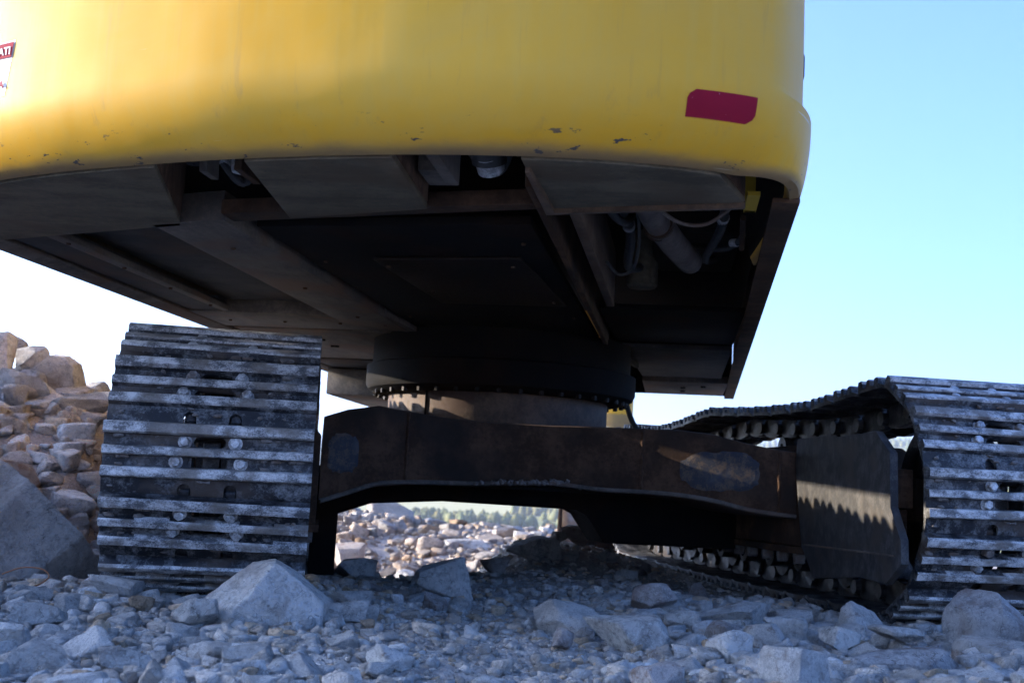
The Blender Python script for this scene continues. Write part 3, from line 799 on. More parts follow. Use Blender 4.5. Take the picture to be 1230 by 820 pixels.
# ------------------------------------------------------------------ far forest
def forest():
    rng = np.random.default_rng(8)
    V, F, T = [], [], []; off = 0
    N = 20000
    d = 300*(2700/300)**(rng.random(N)**0.8)
    br = np.where(rng.random(N) < 0.72, rng.uniform(-0.03, 0.24, N), rng.uniform(-0.32, 0.55, N))
    keep = (pasture(d, br) < 0.3) | (rng.random(N) < 0.0025)
    d, br = d[keep], br[keep]
    xx = CAM_LOC[0]+d*np.sin(br); yy = CAM_LOC[1]+d*np.cos(br)
    clump = wav(xx, yy, 130, 7, 7) > np.where(d > 1250, -0.6, 0.15)
    d, br = d[clump], br[clump]
    x = CAM_LOC[0]+d*np.sin(br); y = CAM_LOC[1]+d*np.cos(br); z = H(x, y)
    v, fc = ICO[1]
    for k in range(len(x)):
        h = rng.uniform(0.7, 1.4)*4.2*(d[k]/400)**0.6; w = h*rng.uniform(0.35, 0.65)
        q_ = v*np.array((w, w, h*0.55))*(1+rng.uniform(-0.25, 0.25, (len(v), 1)))
        q_[:, :2] *= np.clip(1.05-0.55*(q_[:, 2:3]/h+0.5), 0.25, 1.1)
        V.append(q_+np.array((x[k], y[k], z[k]+h*0.5))); F.append(fc+off); off += len(v)
        t = rng.uniform(0.85, 1.25); wv = rng.uniform(0, 0.35) if d[k] < 900 else rng.uniform(-0.1, 0.15)
        T.append(np.tile((t*(1+wv), t, t*(1-wv), 1), (len(v), 1)))
    me = np_mesh('forest', np.concatenate(V), np.concatenate(F), True)
    ca = me.color_attributes.new('tint', 'FLOAT_COLOR', 'POINT'); ca.data.foreach_set('color', np.concatenate(T).astype(np.float32).ravel())
    o = link('forest', me, 'forest_leaves'); o['kind'] = 'stuff'; o['label'] = 'hazy green wooded hillsides across the valley'
forest()

# ------------------------------------------------------------------ THE EXCAVATOR
EX = bpy.data.objects.new('excavator', None); COL.objects.link(EX)
EX['label'] = 'big yellow tracked excavator seen low from behind, its dark underside over grey steel tracks'
EX['category'] = 'excavator'
SW = radians(16.5)          # swing of the upper body
UR = (0, 0, -SW)
def up(name, mat, build, smooth=35, label=None, parent=None):
    if parent is None:
        return part(name, mat, EX, build, smooth, rot=UR, label=label)
    return part(name, mat, parent, build, smooth, label=label)

# ---- track shoes
TX = 1.243; TXS = {-1: -1.256, 1: 1.284}; HW = 0.30; PITCH = 0.216
def shoe_mesh():
    """local x across, y along the track (0 centre), z outward"""
    prof = [(-0.108, -0.012), (-0.108, 0.018), (-0.105, 0.028), (-0.079, 0.029), (-0.073, 0.018), (-0.0705, 0.002),
            (-0.040, 0.0), (-0.0395, 0.004), (-0.038, 0.020), (-0.035, 0.026), (-0.015, 0.026), (-0.0115, 0.020), (-0.0102, 0.002),
            (0.020, 0.0), (0.0205, 0.004), (0.022, 0.020), (0.025, 0.026), (0.049, 0.026), (0.053, 0.020), (0.055, 0.002),
            (0.078, -0.002), (0.098, -0.008), (0.106, -0.012), (0.104, -0.022), (0.09, -0.018), (0.07, -0.014), (-0.09, -0.014), (-0.10, -0.022)]
    rib = {1, 2, 3, 8, 9, 10, 15, 16, 17, 0}
    bm = bmesh.new()
    n = len(prof); xs = [-HW, -0.2, -0.1, 0, 0.1, 0.2, HW]
    rings = [[bm.verts.new((x, a, b+(0.0012*sin(a*90+x*31)))) for a, b in prof] for x in xs]
    for r0, r1 in zip(rings[:-1], rings[1:]):
        for i in range(n):
            bm.faces.new((r0[i], r0[(i+1) % n], r1[(i+1) % n], r1[i]))
    bm.faces.new(rings[0]); bm.faces.new(list(reversed(rings[-1])))
    bmesh.ops.recalc_face_normals(bm, faces=bm.faces)
    me = bpy.data.meshes.new('track_shoe'); bm.to_mesh(me); bm.free()
    body = bpy.data.objects.new('tmp', me); COL.objects.link(body)
    bm = bmesh.new()
    def oval(cx, cy, w, h, z0=-0.06, z1=0.06):
        pts = []
        r_ = h/2
        for s, c0 in ((1, cx+w/2-r_), (-1, cx-w/2+r_)):
            for k in range(9):
                a = -pi/2+pi*k/8
                pts.append((c0+s*r_*cos(a), cy+s*r_*sin(a)))
        bm_prism(bm, pts, 'z', z0, z1)
    def notch(cx):
        pts = [(cx-0.019, 0.13), (cx-0.019, 0.085)] + [(cx-0.019*cos(pi*k/8), 0.085-0.019*sin(pi*k/8)) for k in range(1, 8)] + [(cx+0.019, 0.085), (cx+0.019, 0.13)]
        bm_prism(bm, pts, 'z', -0.06, 0.06)
    oval(0, -0.055, 0.092, 0.030); oval(0, 0.0045, 0.122, 0.029); notch(-0.066); notch(0.066)
    bmesh.ops.recalc_face_normals(bm, faces=bm.faces)
    cme = bpy.data.meshes.new('cut'); bm.to_mesh(cme); bm.free()
    cut = bpy.data.objects.new('cut', cme); COL.objects.link(cut)
    md = body.modifiers.new('b', 'BOOLEAN'); md.operation = 'DIFFERENCE'; md.object = cut; md.solver = 'EXACT'
    bv = body.modifiers.new('v', 'BEVEL'); bv.width = 0.0022; bv.segments = 2; bv.limit_method = 'ANGLE'; bv.angle_limit = radians(40)
    dg = bpy.context.evaluated_depsgraph_get()
    out = bpy.data.meshes.new_from_object(body.evaluated_get(dg))
    bpy.data.objects.remove(body); bpy.data.objects.remove(cut)
    out.name = 'track_shoe'
    out.materials.clear(); out.materials.append(MATS['shoe_steel']); out.materials.append(MATS['scuffed_rib_steel'])
    for p in out.polygons:
        p.material_index = 1 if (p.center.z > 0.012 and p.normal.z > -0.3) else 0
        p.use_smooth = True
    out.set_sharp_from_angle(angle=radians(40))
    return out
SHOE = shoe_mesh()

def bolt_mesh(name, r_, h, mat, seg=6, washer=True):
    bm = bmesh.new()
    bmesh.ops.create_cone(bm, cap_ends=True, segments=seg, radius1=r_, radius2=r_*0.93, depth=h, matrix=Matrix.Translation((0, 0, h/2)))
    ed = [e for e in bm.edges if all(v.co.z > h*0.6 for v in e.verts)]
    bmesh.ops.bevel(bm, geom=ed, offset=r_*0.18, segments=1, affect='EDGES')
    if washer:
        bmesh.ops.create_cone(bm, cap_ends=True, segments=16, radius1=r_*1.25, radius2=r_*1.25, depth=0.004, matrix=Matrix.Translation((0, 0, 0.001)))
    me = bm_mesh(name, bm, 30); me.materials.append(MATS[mat]); return me
BOLT = bolt_mesh('bolt', 0.0165, 0.021, 'bolt_steel')

def link_mesh():
    """a pair of chain links on the inside of a shoe (local z negative = inside)"""
    bm = bmesh.new()
    for s in (-1, 1):
        prof = [(-0.125, -0.05), (-0.115, -0.028), (-0.075, -0.016), (0.06, -0.016), (0.085, -0.026), (0.10, -0.05), (0.10, -0.08), (0.08, -0.102), (-0.02, -0.108), (-0.09, -0.102), (-0.12, -0.08)]
        bm_prism(bm, prof, 'x', s*0.066-0.016, s*0.066+0.016, 0.004)
    bm_tube(bm, [(-0.105, 0.098, -0.062), (0.105, 0.098, -0.062)], 0.028, 14)
    me = bm_mesh('track_link', bm, 35); me.materials.append(MATS['link_steel']); return me
LINK = link_mesh()

def mud_mesh(seed):
    rng = np.random.default_rng(seed); V = []; F = []; off = 0
    for k in range(26):
        row = rng.choice([-0.067, -0.042, -0.008, 0.018, 0.060, 0.080], p=[.22, .16, .22, .16, .14, .10])
        p, fc = rock_shape(3000+k % 8, 2, 8)
        x = rng.uniform(-0.29, 0.29)
        if abs(x) < 0.1 and row < 0.03: x = math.copysign(0.12+0.15*rng.random(), x)
        sz = rng.uniform(0.006, 0.017)
        V.append(p*np.array((sz*rng.uniform(1, 2.4), sz*0.9, sz*0.9))+np.array((x, row, 0.003+sz*0.2))); F.append(fc+off); off += len(p)
    me = np_mesh('packed_mud', np.concatenate(V), np.concatenate(F)); me.materials.append(MATS['dry_mud']); return me
MUD = [mud_mesh(40+k) for k in range(5)]

def track_points(flip):
    C1 = (-1.777, 0.43); Rv = 0.417
    def vtx(a): return (C1[0]+Rv*cos(radians(a)), C1[1]+Rv*sin(radians(a)))
    top = [vtx(165), vtx(135), vtx(105)]
    path_top = [vtx(105), (-1.66, 0.818)] + ([] if flip > 0 else [(-1.43, 0.775)]) + [ (-1.22, 0.785 if flip > 0 else 0.79), (-0.95, 0.787 if flip > 0 else 0.828), (-0.65, 0.795 if flip > 0 else 0.845), (0.08, 0.835), (0.62, 0.795), (1.05, 0.782), (1.45, 0.81)]
    C2 = (1.72, 0.43); R2 = 0.405
    arc = [(C2[0]+R2*cos(radians(a)), C2[1]+R2*sin(radians(a))) for a in range(95, -91, -6)]
    bot = [(1.2, 0.027), (0.0, 0.02), (-1.0, 0.024)]
    path = [Vector(p) for p in path_top+arc+bot+[vtx(255)]]
    # walk the path with equal chords from the last idler vertex round the far end back to the idler
    dense = []
    for a, b in zip(path[:-1], path[1:]):
        k = max(2, int((b-a).length/0.004))
        dense += [a+(b-a)*i/k for i in range(k)]
    dense.append(path[-1])
    def walk(pitch):
        pts = [dense[0]]; 
        for p in dense:
            if (p-pts[-1]).length >= pitch: pts.append(p)
        return pts
    best = None
    for k in range(400):
        pt = 0.2160+0.00002*(k-200)
        w = walk(pt); gap = (w[-1]-dense[-1]).length
        if best is None or gap < best[0]: best = (gap, w)
    w = best[1]; w[-1] = dense[-1]
    return [Vector(vtx(165)), Vector(vtx(135))]+w+[Vector(vtx(225)), Vector(vtx(195))]   # runs up over the top and home underneath

def build_track(side):
    xc = TXS[side]
    P = track_points(side)
    n = len(P)
    for i in range(n):
        a, b = P[i], P[(i+1) % n]     # travel on the near face runs upward, on the top run away
        t = (b-a).normalized()
        y_ax = Vector((0, -t.x, -t.y))                   # shoe-local y against travel: first rib uppermost on the near face
        n_ax = Vector((0, -t.y, t.x))                    # outward
        cen = (a+b)/2
        ctr = Vector((xc, cen.x, cen.y))
        if (Vector((0, cen.x-0, cen.y-0.43))).dot(n_ax) < 0: n_ax = -n_ax
        x_ax = y_ax.cross(n_ax)
        jit = RNG.uniform(-0.012, 0.012)
        R = Matrix((x_ax, y_ax, n_ax)).transposed() @ Matrix.Rotation(jit, 3, 'Z')
        sh = link('track_shoe', SHOE, None, EX, ctr+n_ax*0.0, R.to_euler())
        lk = link('track_link', LINK, None, sh)
        near = cen.x < -1.3
        if near:
            md_ = link('packed_mud', MUD[i % 5], None, sh); md_['kind'] = 'stuff'
        if near or cen.y > 0.6:
            for (bx, by) in ((-0.072, -0.055), (0.072, -0.055), (-0.092, 0.0045), (0.092, 0.0045)):
                bo = link('bolt', BOLT, None, sh, (bx+RNG.uniform(-.002, .002), by, 0.0), (0, 0, RNG.uniform(0, 1)))
    return P
for side in (-1, 1):
    build_track(side)
    xc = TXS[side]
    xin = side*0.935          # inner face of the side frame
    # idler wheel
    def idler(bm):
        prof = [(0.07, -0.055), (0.10, -0.06), (0.12, -0.035), (0.24, -0.028), (0.255, -0.04), (0.30, -0.045), (0.30, -0.028), (0.325, -0.024), (0.325, 0.024), (0.30, 0.028), (0.30, 0.045), (0.255, 0.04), (0.24, 0.028), (0.12, 0.035), (0.10, 0.06), (0.07, 0.055)]
        bm_lathe(bm, prof, (xc, -1.777, 0.43), 48, 'x')
    part('idler_wheel', 'link_steel', EX, idler)
    def yoke(bm):
        bm_tube(bm, [(xc-0.2, -1.777, 0.43), (xc+0.2, -1.777, 0.43)], 0.062, 20)
        for s in (-1, 1):
            bm_box(bm, xc+s*0.14-0.035, xc+s*0.14+0.035, -1.87, -1.30, 0.355, 0.505, 0.01)
    part('idler_yoke', 'rusty_frame', EX, yoke)
    def sprocket(bm):
        pts = []
        for k in range(42):
            a = 2*pi*k/42; rr = 0.335 if k % 2 == 0 else 0.29
            pts.append((1.72+rr*cos(a), 0.43+rr*sin(a)))
        bm_prism(bm, pts, 'x', xc-0.03, xc+0.03, 0.004)
        bm_tube(bm, [(xc-0.18, 1.72, 0.43), (xc+0.20, 1.72, 0.43)], 0.2, 28)
    part('drive_sprocket', 'link_steel', EX, sprocket)
    # side frame: box with sloping shoulders, a lip below
    def sframe(bm):
        poly = [(xin*side, 0.235), (xin*side, 0.56), (xin*side+0.07, 0.64), (xin*side+0.42, 0.64), (xin*side+0.58, 0.54), (xin*side+0.58, 0.235)]
        poly = [(side*a, b) for a, b in poly]
        bm_prism(bm, poly, 'y', -1.28, 1.35, 0.006)
        bm_box(bm, min(xin-side*0.012, xin+side*0.60), max(xin-side*0.012, xin+side*0.60), -1.27, 1.34, 0.205, 0.232, 0.003)
    part('track_frame', 'rusty_frame', EX, sframe)
    for k in range(8):
        def rol(bm, k=k):
            y0 = -1.15+k*0.34
            prof = [(0.03, -0.17), (0.055, -0.165), (0.055, -0.11), (0.095, -0.105), (0.095, -0.085), (0.078, -0.08), (0.078, -0.035), (0.06, -0.03), (0.06, 0.03), (0.078, 0.035), (0.078, 0.08), (0.095, 0.085), (0.095, 0.105), (0.055, 0.11), (0.055, 0.165), (0.03, 0.17)]
            bm_lathe(bm, prof, (xc, y0, 0.205-0.035), 20, 'x')
        part('track_roller', 'link_steel', EX, rol)
    for k in range(2):
        def crl(bm, k=k):
            y0 = -0.45+k*1.1
            bm_lathe(bm, [(0.02, -0.11), (0.05, -0.11), (0.05, -0.07), (0.062, -0.065), (0.045, 0.0), (0.062, 0.065), (0.05, 0.07), (0.05, 0.11), (0.02, 0.11)], (xc, y0, 0.655), 20, 'x')
        part('carrier_roller', 'link_steel', EX, crl)
    # row of roller bolts and dried mud lumps under the lip
    for k in range(15):
        def rb(bm, k=k):
            y0 = -1.2+k*0.175
            bm_prism(bm, [(y0-0.020, 0.203), (y0+0.020, 0.203), (y0+0.016, 0.182), (y0+0.006, 0.165), (y0-0.004, 0.162), (y0-0.014, 0.174)], 'x', xin+side*0.008, xin+side*0.05, 0.004)
        part('roller_bracket', 'dry_mud', EX, rb)
    # cut-cornered inner guard plate near the idler
    def guard(bm):
        poly = [(-1.278, 0.650), (-1.50, 0.655), (-1.70, 0.645), (-1.965, 0.655), (-2.075, 0.578), (-2.078, 0.400), (-2.155, 0.300), (-2.160, 0.222), (-2.05, 0.150), (-1.85, 0.160), (-1.463, 0.124), (-1.34, 0.241), (-1.264, 0.546)]
        x0, x1 = xin-side*0.022, xin+side*0.006
        bm_prism(bm, poly, 'x', min(x0, x1), max(x0, x1), 0.003)
    if side < 0:  # unseen plate added inside the left track to stop a sun leak
        part('sun_leak_blocker', 'greasy_shade_black', EX, lambda bm: bm_prism(bm, [(-1.28, 0.19), (-1.28, 0.655), (-1.95, 0.655), (-2.03, 0.57), (-2.03, 0.25), (-1.9, 0.17)], 'x', -1.005, -0.985, 0.003))
        continue
    gp = part('guard_plate', 'side_plate_steel', EX, guard)
    def seam(bm):
        x0, x1 = xin-side*0.026, xin-side*0.0215
        bm_box(bm, min(x0, x1), max(x0, x1), -2.12, -1.37, 0.243, 0.249)
    part('weld_seam', 'dusty_frame', gp, seam)
    def brk(bm):
        x0, x1 = sorted((xin+side*0.01, xin+side*0.09))
        bm_box(bm, x0, x1, -2.02, -1.72, 0.40, 0.53, 0.006)
        bm_box(bm, x0+0.01, x1-0.01, -2.00, -1.90, 0.24, 0.395, 0.005)
    part('idler_bracket', 'rusty_frame', EX, brk)

# ---- undercarriage cross body
def tri_face(bm, pts):
    bm.faces.new([bm.verts.new(p) for p in pts])
def crossbody(bm):
    """swept box: stations (x, front y, z bottom, z top); the legs droop to the side frames"""
    st = [(-0.93, -1.20, 0.315, 0.630), (-0.84, -1.16, 0.345, 0.665), (-0.72, -1.10, 0.388, 0.690), (-0.60, -1.03, 0.402, 0.680), (-0.45, -0.95, 0.408, 0.668),
          (-0.25, -0.90, 0.414, 0.662), (0.0, -0.90, 0.428, 0.664), (0.20, -0.95, 0.414, 0.668), (0.36, -1.01, 0.413, 0.668), (0.50, -1.08, 0.407, 0.668),
          (0.62, -1.14, 0.392, 0.655), (0.74, -1.19, 0.365, 0.625), (0.84, -1.23, 0.352, 0.606), (0.93, -1.25, 0.345, 0.597)]
    ring = []
    for x, y, zb, zt in st:
        yb = 1.0
        ring.append([bm.verts.new(p) for p in ((x, y, zb), (x, y, (zb+zt)/2), (x, y, zt), (x, y+0.04, zt+0.006), (x, -0.0, zt+0.0), (x, yb, zt-0.02), (x, yb, zb), (x, y+0.05, zb-0.008), (x, y+0.012, zb-0.006))])
    n = len(ring[0])
    for a, b in zip(ring[:-1], ring[1:]):
        for i in range(n):
            bm.faces.new((a[i], a[(i+1) % n], b[(i+1) % n], b[i]))
    bm.faces.new(ring[0]); bm.faces.new(list(reversed(ring[-1])))
part('cross_body', 'rusty_frame', EX, crossbody, 28)
def flange(bm):
    """bottom flange edge standing slightly proud along the front face"""
    st = [(-0.925, -1.205, 0.318), (-0.84, -1.165, 0.348), (-0.72, -1.105, 0.391), (-0.60, -1.035, 0.405), (-0.45, -0.955, 0.411), (-0.25, -0.905, 0.417), (0.0, -0.905, 0.431), (0.20, -0.955, 0.417),
          (0.36, -1.015, 0.416), (0.50, -1.085, 0.410), (0.62, -1.145, 0.395), (0.74, -1.195, 0.368), (0.84, -1.235, 0.355), (0.925, -1.255, 0.348)]
    bm_tube(bm, bez(st, 4), 0.009, 8)
part('bottom_flange', 'dusty_frame', EX, flange)
def belly(bm):
    poly = [(-0.955, 0.0), (-0.842, 0.0), (-0.847, 0.263), (-0.706, 0.314), (-0.40, 0.333), (0.196, 0.330), (0.245, 0.306), (0.325, 0.185), (0.93, 0.185), (0.93, 0.46), (-0.955, 0.46)]
    bm_prism(bm, poly, 'y', -0.55, -0.20, 0.005); bm_box(bm, -0.92, 0.93, -0.86, -0.552, 0.40, 0.47)
part('belly_plate', 'greasy_shade_black', EX, belly)
def patch(bm, cx, cz, rx, rz, yf, seed):
    rng = random.Random(seed); pts = []
    for k in range(28):
        a = 2*pi*k/28
        pp = 1.12 + rng.uniform(-0.05, 0.05)
        ca, sa = cos(a), sin(a)
        sx = abs(ca)**0.6*(1 if ca > 0 else -1); sz = abs(sa)**0.6*(1 if sa > 0 else -1)
        pts.append((cx+rx*sx*pp, cz+rz*sz*pp))
    vs = [bm.verts.new((x, yf(x)-0.003, z)) for x, z in pts]
    bm.faces.new(vs)
    r_ = bmesh.ops.extrude_face_region(bm, geom=bm.faces[:])
    for v in r_['geom']:
        if isinstance(v, bmesh.types.BMVert): v.co.y += 0.004
FX = [-0.93, -0.84, -0.72, -0.60, -0.45, -0.25, 0.0, 0.20, 0.36, 0.50, 0.62, 0.74, 0.84, 0.93]
FY = [-1.20, -1.16, -1.10, -1.03, -0.95, -0.90, -0.90, -0.95, -1.01, -1.08, -1.14, -1.19, -1.23, -1.25]
def yfr(x): return float(np.interp(x, FX, FY))
def patch2(bm, cx, cz, rx, rz, seed):
    rng = random.Random(seed); rad = [1+rng.uniform(-0.16, 0.10) for _ in range(32)]
    c = bm.verts.new((cx, yfr(cx)-0.0025, cz)); prev = None; rings = []
    for t in (0.33, 0.66, 1.0):
        row = []
        for k in range(32):
            a = 2*pi*k/32; ca, sa = cos(a), sin(a); pp = t*(rad[k] if t == 1 else 1)
            x = cx+rx*abs(ca)**0.65*(1 if ca > 0 else -1)*pp; z = cz+rz*abs(sa)**0.65*(1 if sa > 0 else -1)*pp
            row.append(bm.verts.new((x, yfr(x)-(0.0025 if t < 1 else -0.004), z)))
        rings.append(row)
    for k in range(32): bm.faces.new((c, rings[0][k], rings[0][(k+1) % 32]))
    for a_, b_ in zip(rings[:-1], rings[1:]):
        for k in range(32): bm.faces.new((a_[k], a_[(k+1) % 32], b_[(k+1) % 32], b_[k]))
part('scraped_patch', 'bare_patch', EX, lambda bm: patch2(bm, 0.650, 0.512, 0.185, 0.100, 4), None)
part('scraped_patch', 'bare_patch', EX, lambda bm: patch2(bm, -0.850, 0.500, 0.075, 0.095, 5), None)
def weld(bm, x, z0, z1):
    pts = [(x+0.0015*sin(k*2.1), yfr(x)-0.001, z0+(z1-z0)*k/14) for k in range(15)]
    bm_tube(bm, pts, [0.0065+0.0018*sin(k*1.9) for k in range(15)], 8)
for wx, wz0, wz1 in ((-0.60, 0.41, 0.675), (0.36, 0.42, 0.665), (0.86, 0.36, 0.595)):
    part('weld_seam', 'rusty_frame', EX, lambda bm: weld(bm, wx, wz0, wz1))
# dirt caught on the flange
def dirt_lumps():
    rng = np.random.default_rng(12); V = []; F = []; off = 0
    for k in range(170):
        x = rng.normal(0.02, 0.11) if k < 120 else rng.uniform(-0.3, 0.35)
        p, fc = rock_shape(2000+k % 7, 2, 9)
        s = rng.uniform(0.006, 0.02)
        yy = -0.905-max(0, abs(x)-0.15)*0.25
        V.append(p*s+np.array((x, yy-rng.uniform(0, 0.012), 0.425+rng.uniform(0, 0.014)-0.04*abs(x)+rng.uniform(0, 0.012)*(abs(x-0.06) < 0.06)))); F.append(fc+off); off += len(p)
    me = np_mesh('caught_dirt', np.concatenate(V), np.concatenate(F)); o = link('caught_dirt', me, 'dry_mud', EX); o['kind'] = 'stuff'
dirt_lumps()

# ---- slewing ring and drum
def drum(bm):
    bm_lathe(bm, [(0.45, 0.62), (0.545, 0.62), (0.545, 0.675), (0.53, 0.69), (0.53, 0.85), (0.45, 0.85)], (-0.10, 0, 0), 96)
dr = part('turntable_drum', 'drum_steel', EX, drum)
part('weld_seam', 'greasy_shade_black', dr, lambda bm: bm_box(bm, -0.485, -0.477, -0.378, -0.362, 0.69, 0.835))
def sring(bm):
    bm_lathe(bm, [(0.50, 0.822), (0.575, 0.822), (0.60, 0.828), (0.64, 0.845), (0.652, 0.87), (0.652, 0.955), (0.625, 0.965), (0.625, 1.10), (0.50, 1.10)], (-0.09, 0, 0), 96)
rg = part('slewing_ring', 'greasy_shade_black', EX, sring)
RB = bolt_mesh('ring_bolt', 0.013, 0.022, 'greasy_rust', washer=False)
for k in range(40):
    a = 2*pi*k/40
    link('ring_bolt', RB, None, rg, (-0.09+0.605*cos(a), 0.605*sin(a), 0.836), (pi, 0, a))
def hoses(bm):
    bm_tube(bm, bez([(0.56, 0.3, 1.02), (0.60, 0.28, 0.9), (0.63, 0.22, 0.78), (0.66, 0.1, 0.68)], 8), 0.014, 10)
part('hydraulic_hose', 'rubber', EX, hoses)

# ---- upper body: counterweight
CWP = [(1.02, -2.3), (1.045, -2.75), (1.05, -3.05), (1.025, -3.24), (0.955, -3.37), (0.82, -3.455), (0.62, -3.515), (0.40, -3.54), (0.12, -3.535), (-0.20, -3.49),
       (-0.52, -3.41), (-0.80, -3.315), (-1.02, -3.205), (-1.24, -3.04), (-1.40, -2.84), (-1.47, -2.62), (-1.48, -2.3)]
cwc = [Vector((p.x, p.y)) for p in bez([(a, b, 0) for a, b in CWP], 10)]
nrm = []
for i in range(len(cwc)):
    t = (cwc[min(i+1, len(cwc)-1)]-cwc[max(i-1, 0)]).normalized()
    nrm.append(Vector((t.y, -t.x))*-1)
# outward test: normals must point away from the middle of the body
mid = Vector((-0.2, -2.3))
nrm = [n_ if n_.dot(c-mid) > 0 else -n_ for n_, c in zip(nrm, cwc)]
def cw_prof():
    pr = []
    Rr = 0.185
    for k in range(15):
        th = radians(58-58*k/14)
        pr.append((1.242-Rr*sin(th), -Rr*(1-cos(th))))
    return pr     # (z, offset)
PR = cw_prof()
def cw_off(z, corner):
    if z <= 1.242:
        th = math.asin(min(1, (1.242-z)/0.185)); o_ = -0.185*(1-cos(th))
        # the corner is fuller than the rear
        return o_*(1-0.72*corner)
    return -0.020*corner*float(ss(1.20, 1.26, z)) - 0.02*float(ss(1.5, 2.0, z))
def corner_w(p): return float(ss(0.93, 1.03, p.x))
def cwpt(i, z, extra=0.0):
    i0 = int(max(0, min(len(cwc)-2, math.floor(i)))); fr = i-i0
    p = cwc[i0].lerp(cwc[i0+1], fr); n_ = nrm[i0].lerp(nrm[i0+1], fr).normalized()
    o_ = cw_off(z, corner_w(p))+extra
    return Vector((p.x+n_.x*o_, p.y+n_.y*o_, z))
zs = [z for z, _ in PR] + [1.25, 1.262, 1.29, 1.325, 1.34, 1.36, 1.40, 1.46, 1.55, 1.7, 1.85, 1.95, 1.99]
def cweight(bm):
    rows = []
    N = len(cwc)
    for z in zs:
        rows.append([bm.verts.new(cwpt(i, z)) for i in range(N)])
    # return lip at the bottom and inner skin
    z0 = zs[0]
    rows.insert(0, [bm.verts.new(Vector((cwpt(i, z0).x-nrm[i].x*0.02, cwpt(i, z0).y-nrm[i].y*0.02, z0-0.005))) for i in range(N)])
    rows.insert(0, [bm.verts.new(Vector((cwpt(i, z0).x-nrm[i].x*0.032, cwpt(i, z0).y-nrm[i].y*0.032, z0+0.02))) for i in range(N)])
    rows.insert(0, [bm.verts.new(Vector((cwpt(i, 1.3).x-nrm[i].x*0.10, cwpt(i, 1.3).y-nrm[i].y*0.10, 1.42))) for i in range(N)])
    rows.insert(0, [bm.verts.new(Vector((cwpt(i, 1.3).x-nrm[i].x*0.12, cwpt(i, 1.3).y-nrm[i].y*0.12, 1.97))) for i in range(N)])
    rows.append([bm.verts.new(Vector((cwpt(i, 1.99).x-nrm[i].x*0.04, cwpt(i, 1.99).y-nrm[i].y*0.04, 2.01))) for i in range(N)])
    for a, b in zip(rows[:-1], rows[1:]):
        for i in range(N-1):
            bm.faces.new((a[i], a[i+1], b[i+1], b[i]))
    for i in range(N-1): bm.faces.new((rows[-1][i], rows[-1][i+1], rows[0][i+1], rows[0][i]))
    bm.faces.new([rw[0] for rw in rows]); bm.faces.new([rw[-1] for rw in rows])
cw = up('counterweight', ['yellow_paint', 'greasy_shade_black'], cweight, 50)
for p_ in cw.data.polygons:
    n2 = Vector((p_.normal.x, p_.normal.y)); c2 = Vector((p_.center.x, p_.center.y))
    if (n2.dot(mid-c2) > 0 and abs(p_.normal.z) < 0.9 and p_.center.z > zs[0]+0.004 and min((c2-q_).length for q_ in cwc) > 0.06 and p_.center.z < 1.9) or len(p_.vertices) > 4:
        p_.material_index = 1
def cw_index(xt):
    """curve index whose x is xt (rear side)"""
    best = min(range(len(cwc)), key=lambda i: abs(cwc[i].x-xt)+(0.5 if cwc[i].y > -2.9 else 0))
    j = best
    k = j+1 if cwc[j].x > xt else j-1
    k = max(0, min(len(cwc)-1, k))
    d0 = cwc[j].x-cwc[k].x
    return j+(k-j)*((cwc[j].x-xt)/d0 if abs(d0) > 1e-6 else 0)
def decal(bm, corners, cut, thick=0.0015, nx=16, nz=6, holes=None):
    """corners: (x,z) tl,tr,br,bl ; cut: corner chamfers (fraction of width, height) ; follows the casting"""
    tl, tr, br_, bl = corners
    g = []
    for a in range(nz+1):
        row = []
        for b in range(nx+1):
            s, t = b/nx, a/nz
            x = (tl[0]*(1-s)+tr[0]*s)*(1-t)+(bl[0]*(1-s)+br_[0]*s)*t
            z = (tl[1]*(1-s)+tr[1]*s)*(1-t)+(bl[1]*(1-s)+br_[1]*s)*t
            row.append((x, z))
        g.append(row)
    # chamfers: squeeze the top and bottom rows inward
    for (ai, side, amt) in cut:
        row = g[ai]; n_ = len(row)
        for b in range(n_):
            s = b/(n_-1)
            if side == 'l':
                s2 = amt+(1-amt)*s
            else:
                s2 = (1-amt)*s
            k0 = (row[0], row[-1])
            row[b] = None if False else (k0[0][0]*(1-s2)+k0[1][0]*s2, k0[0][1]*(1-s2)+k0[1][1]*s2) if b not in (0, n_-1) else row[b]
        e0, e1 = row[0], row[-1]
        if side == 'l': row[0] = (e0[0]*(1-amt)+e1[0]*amt, e0[1]*(1-amt)+e1[1]*amt)
        else: row[-1] = (e0[0]*amt+e1[0]*(1-amt), e0[1]*amt+e1[1]*(1-amt))
    vs = [[bm.verts.new(cwpt(cw_index(x), z, thick)) for x, z in row] for row in g]
    for a in range(nz):
        for b in range(nx):
            bm.faces.new((vs[a][b], vs[a][b+1], vs[a+1][b+1], vs[a+1][b]))
DEC = dict(red=[(0.765, 1.214), (0.908, 1.217), (0.909, 1.162), (0.766, 1.160)])
up('reflector_sticker', 'crimson_film', lambda bm: decal(bm, DEC['red'], [(0, 'l', 0.12), (1, 'l', 0.03), (6, 'r', 0.12), (5, 'r', 0.03)], 0.0015), 60, parent=cw)
STK = [(-1.00, 1.372), (-0.796, 1.376), (-0.815, 1.243), (-1.00, 1.240)]
st_ = up('warning_sticker', 'white_film', lambda bm: decal(bm, STK, [], 0.0006), 60, parent=cw)
up('sticker_header', 'crimson_film', lambda bm: decal(bm, [(-0.997, 1.368), (-0.799, 1.371), (-0.804, 1.335), (-0.997, 1.333)], [], 0.0026), 60, parent=st_)
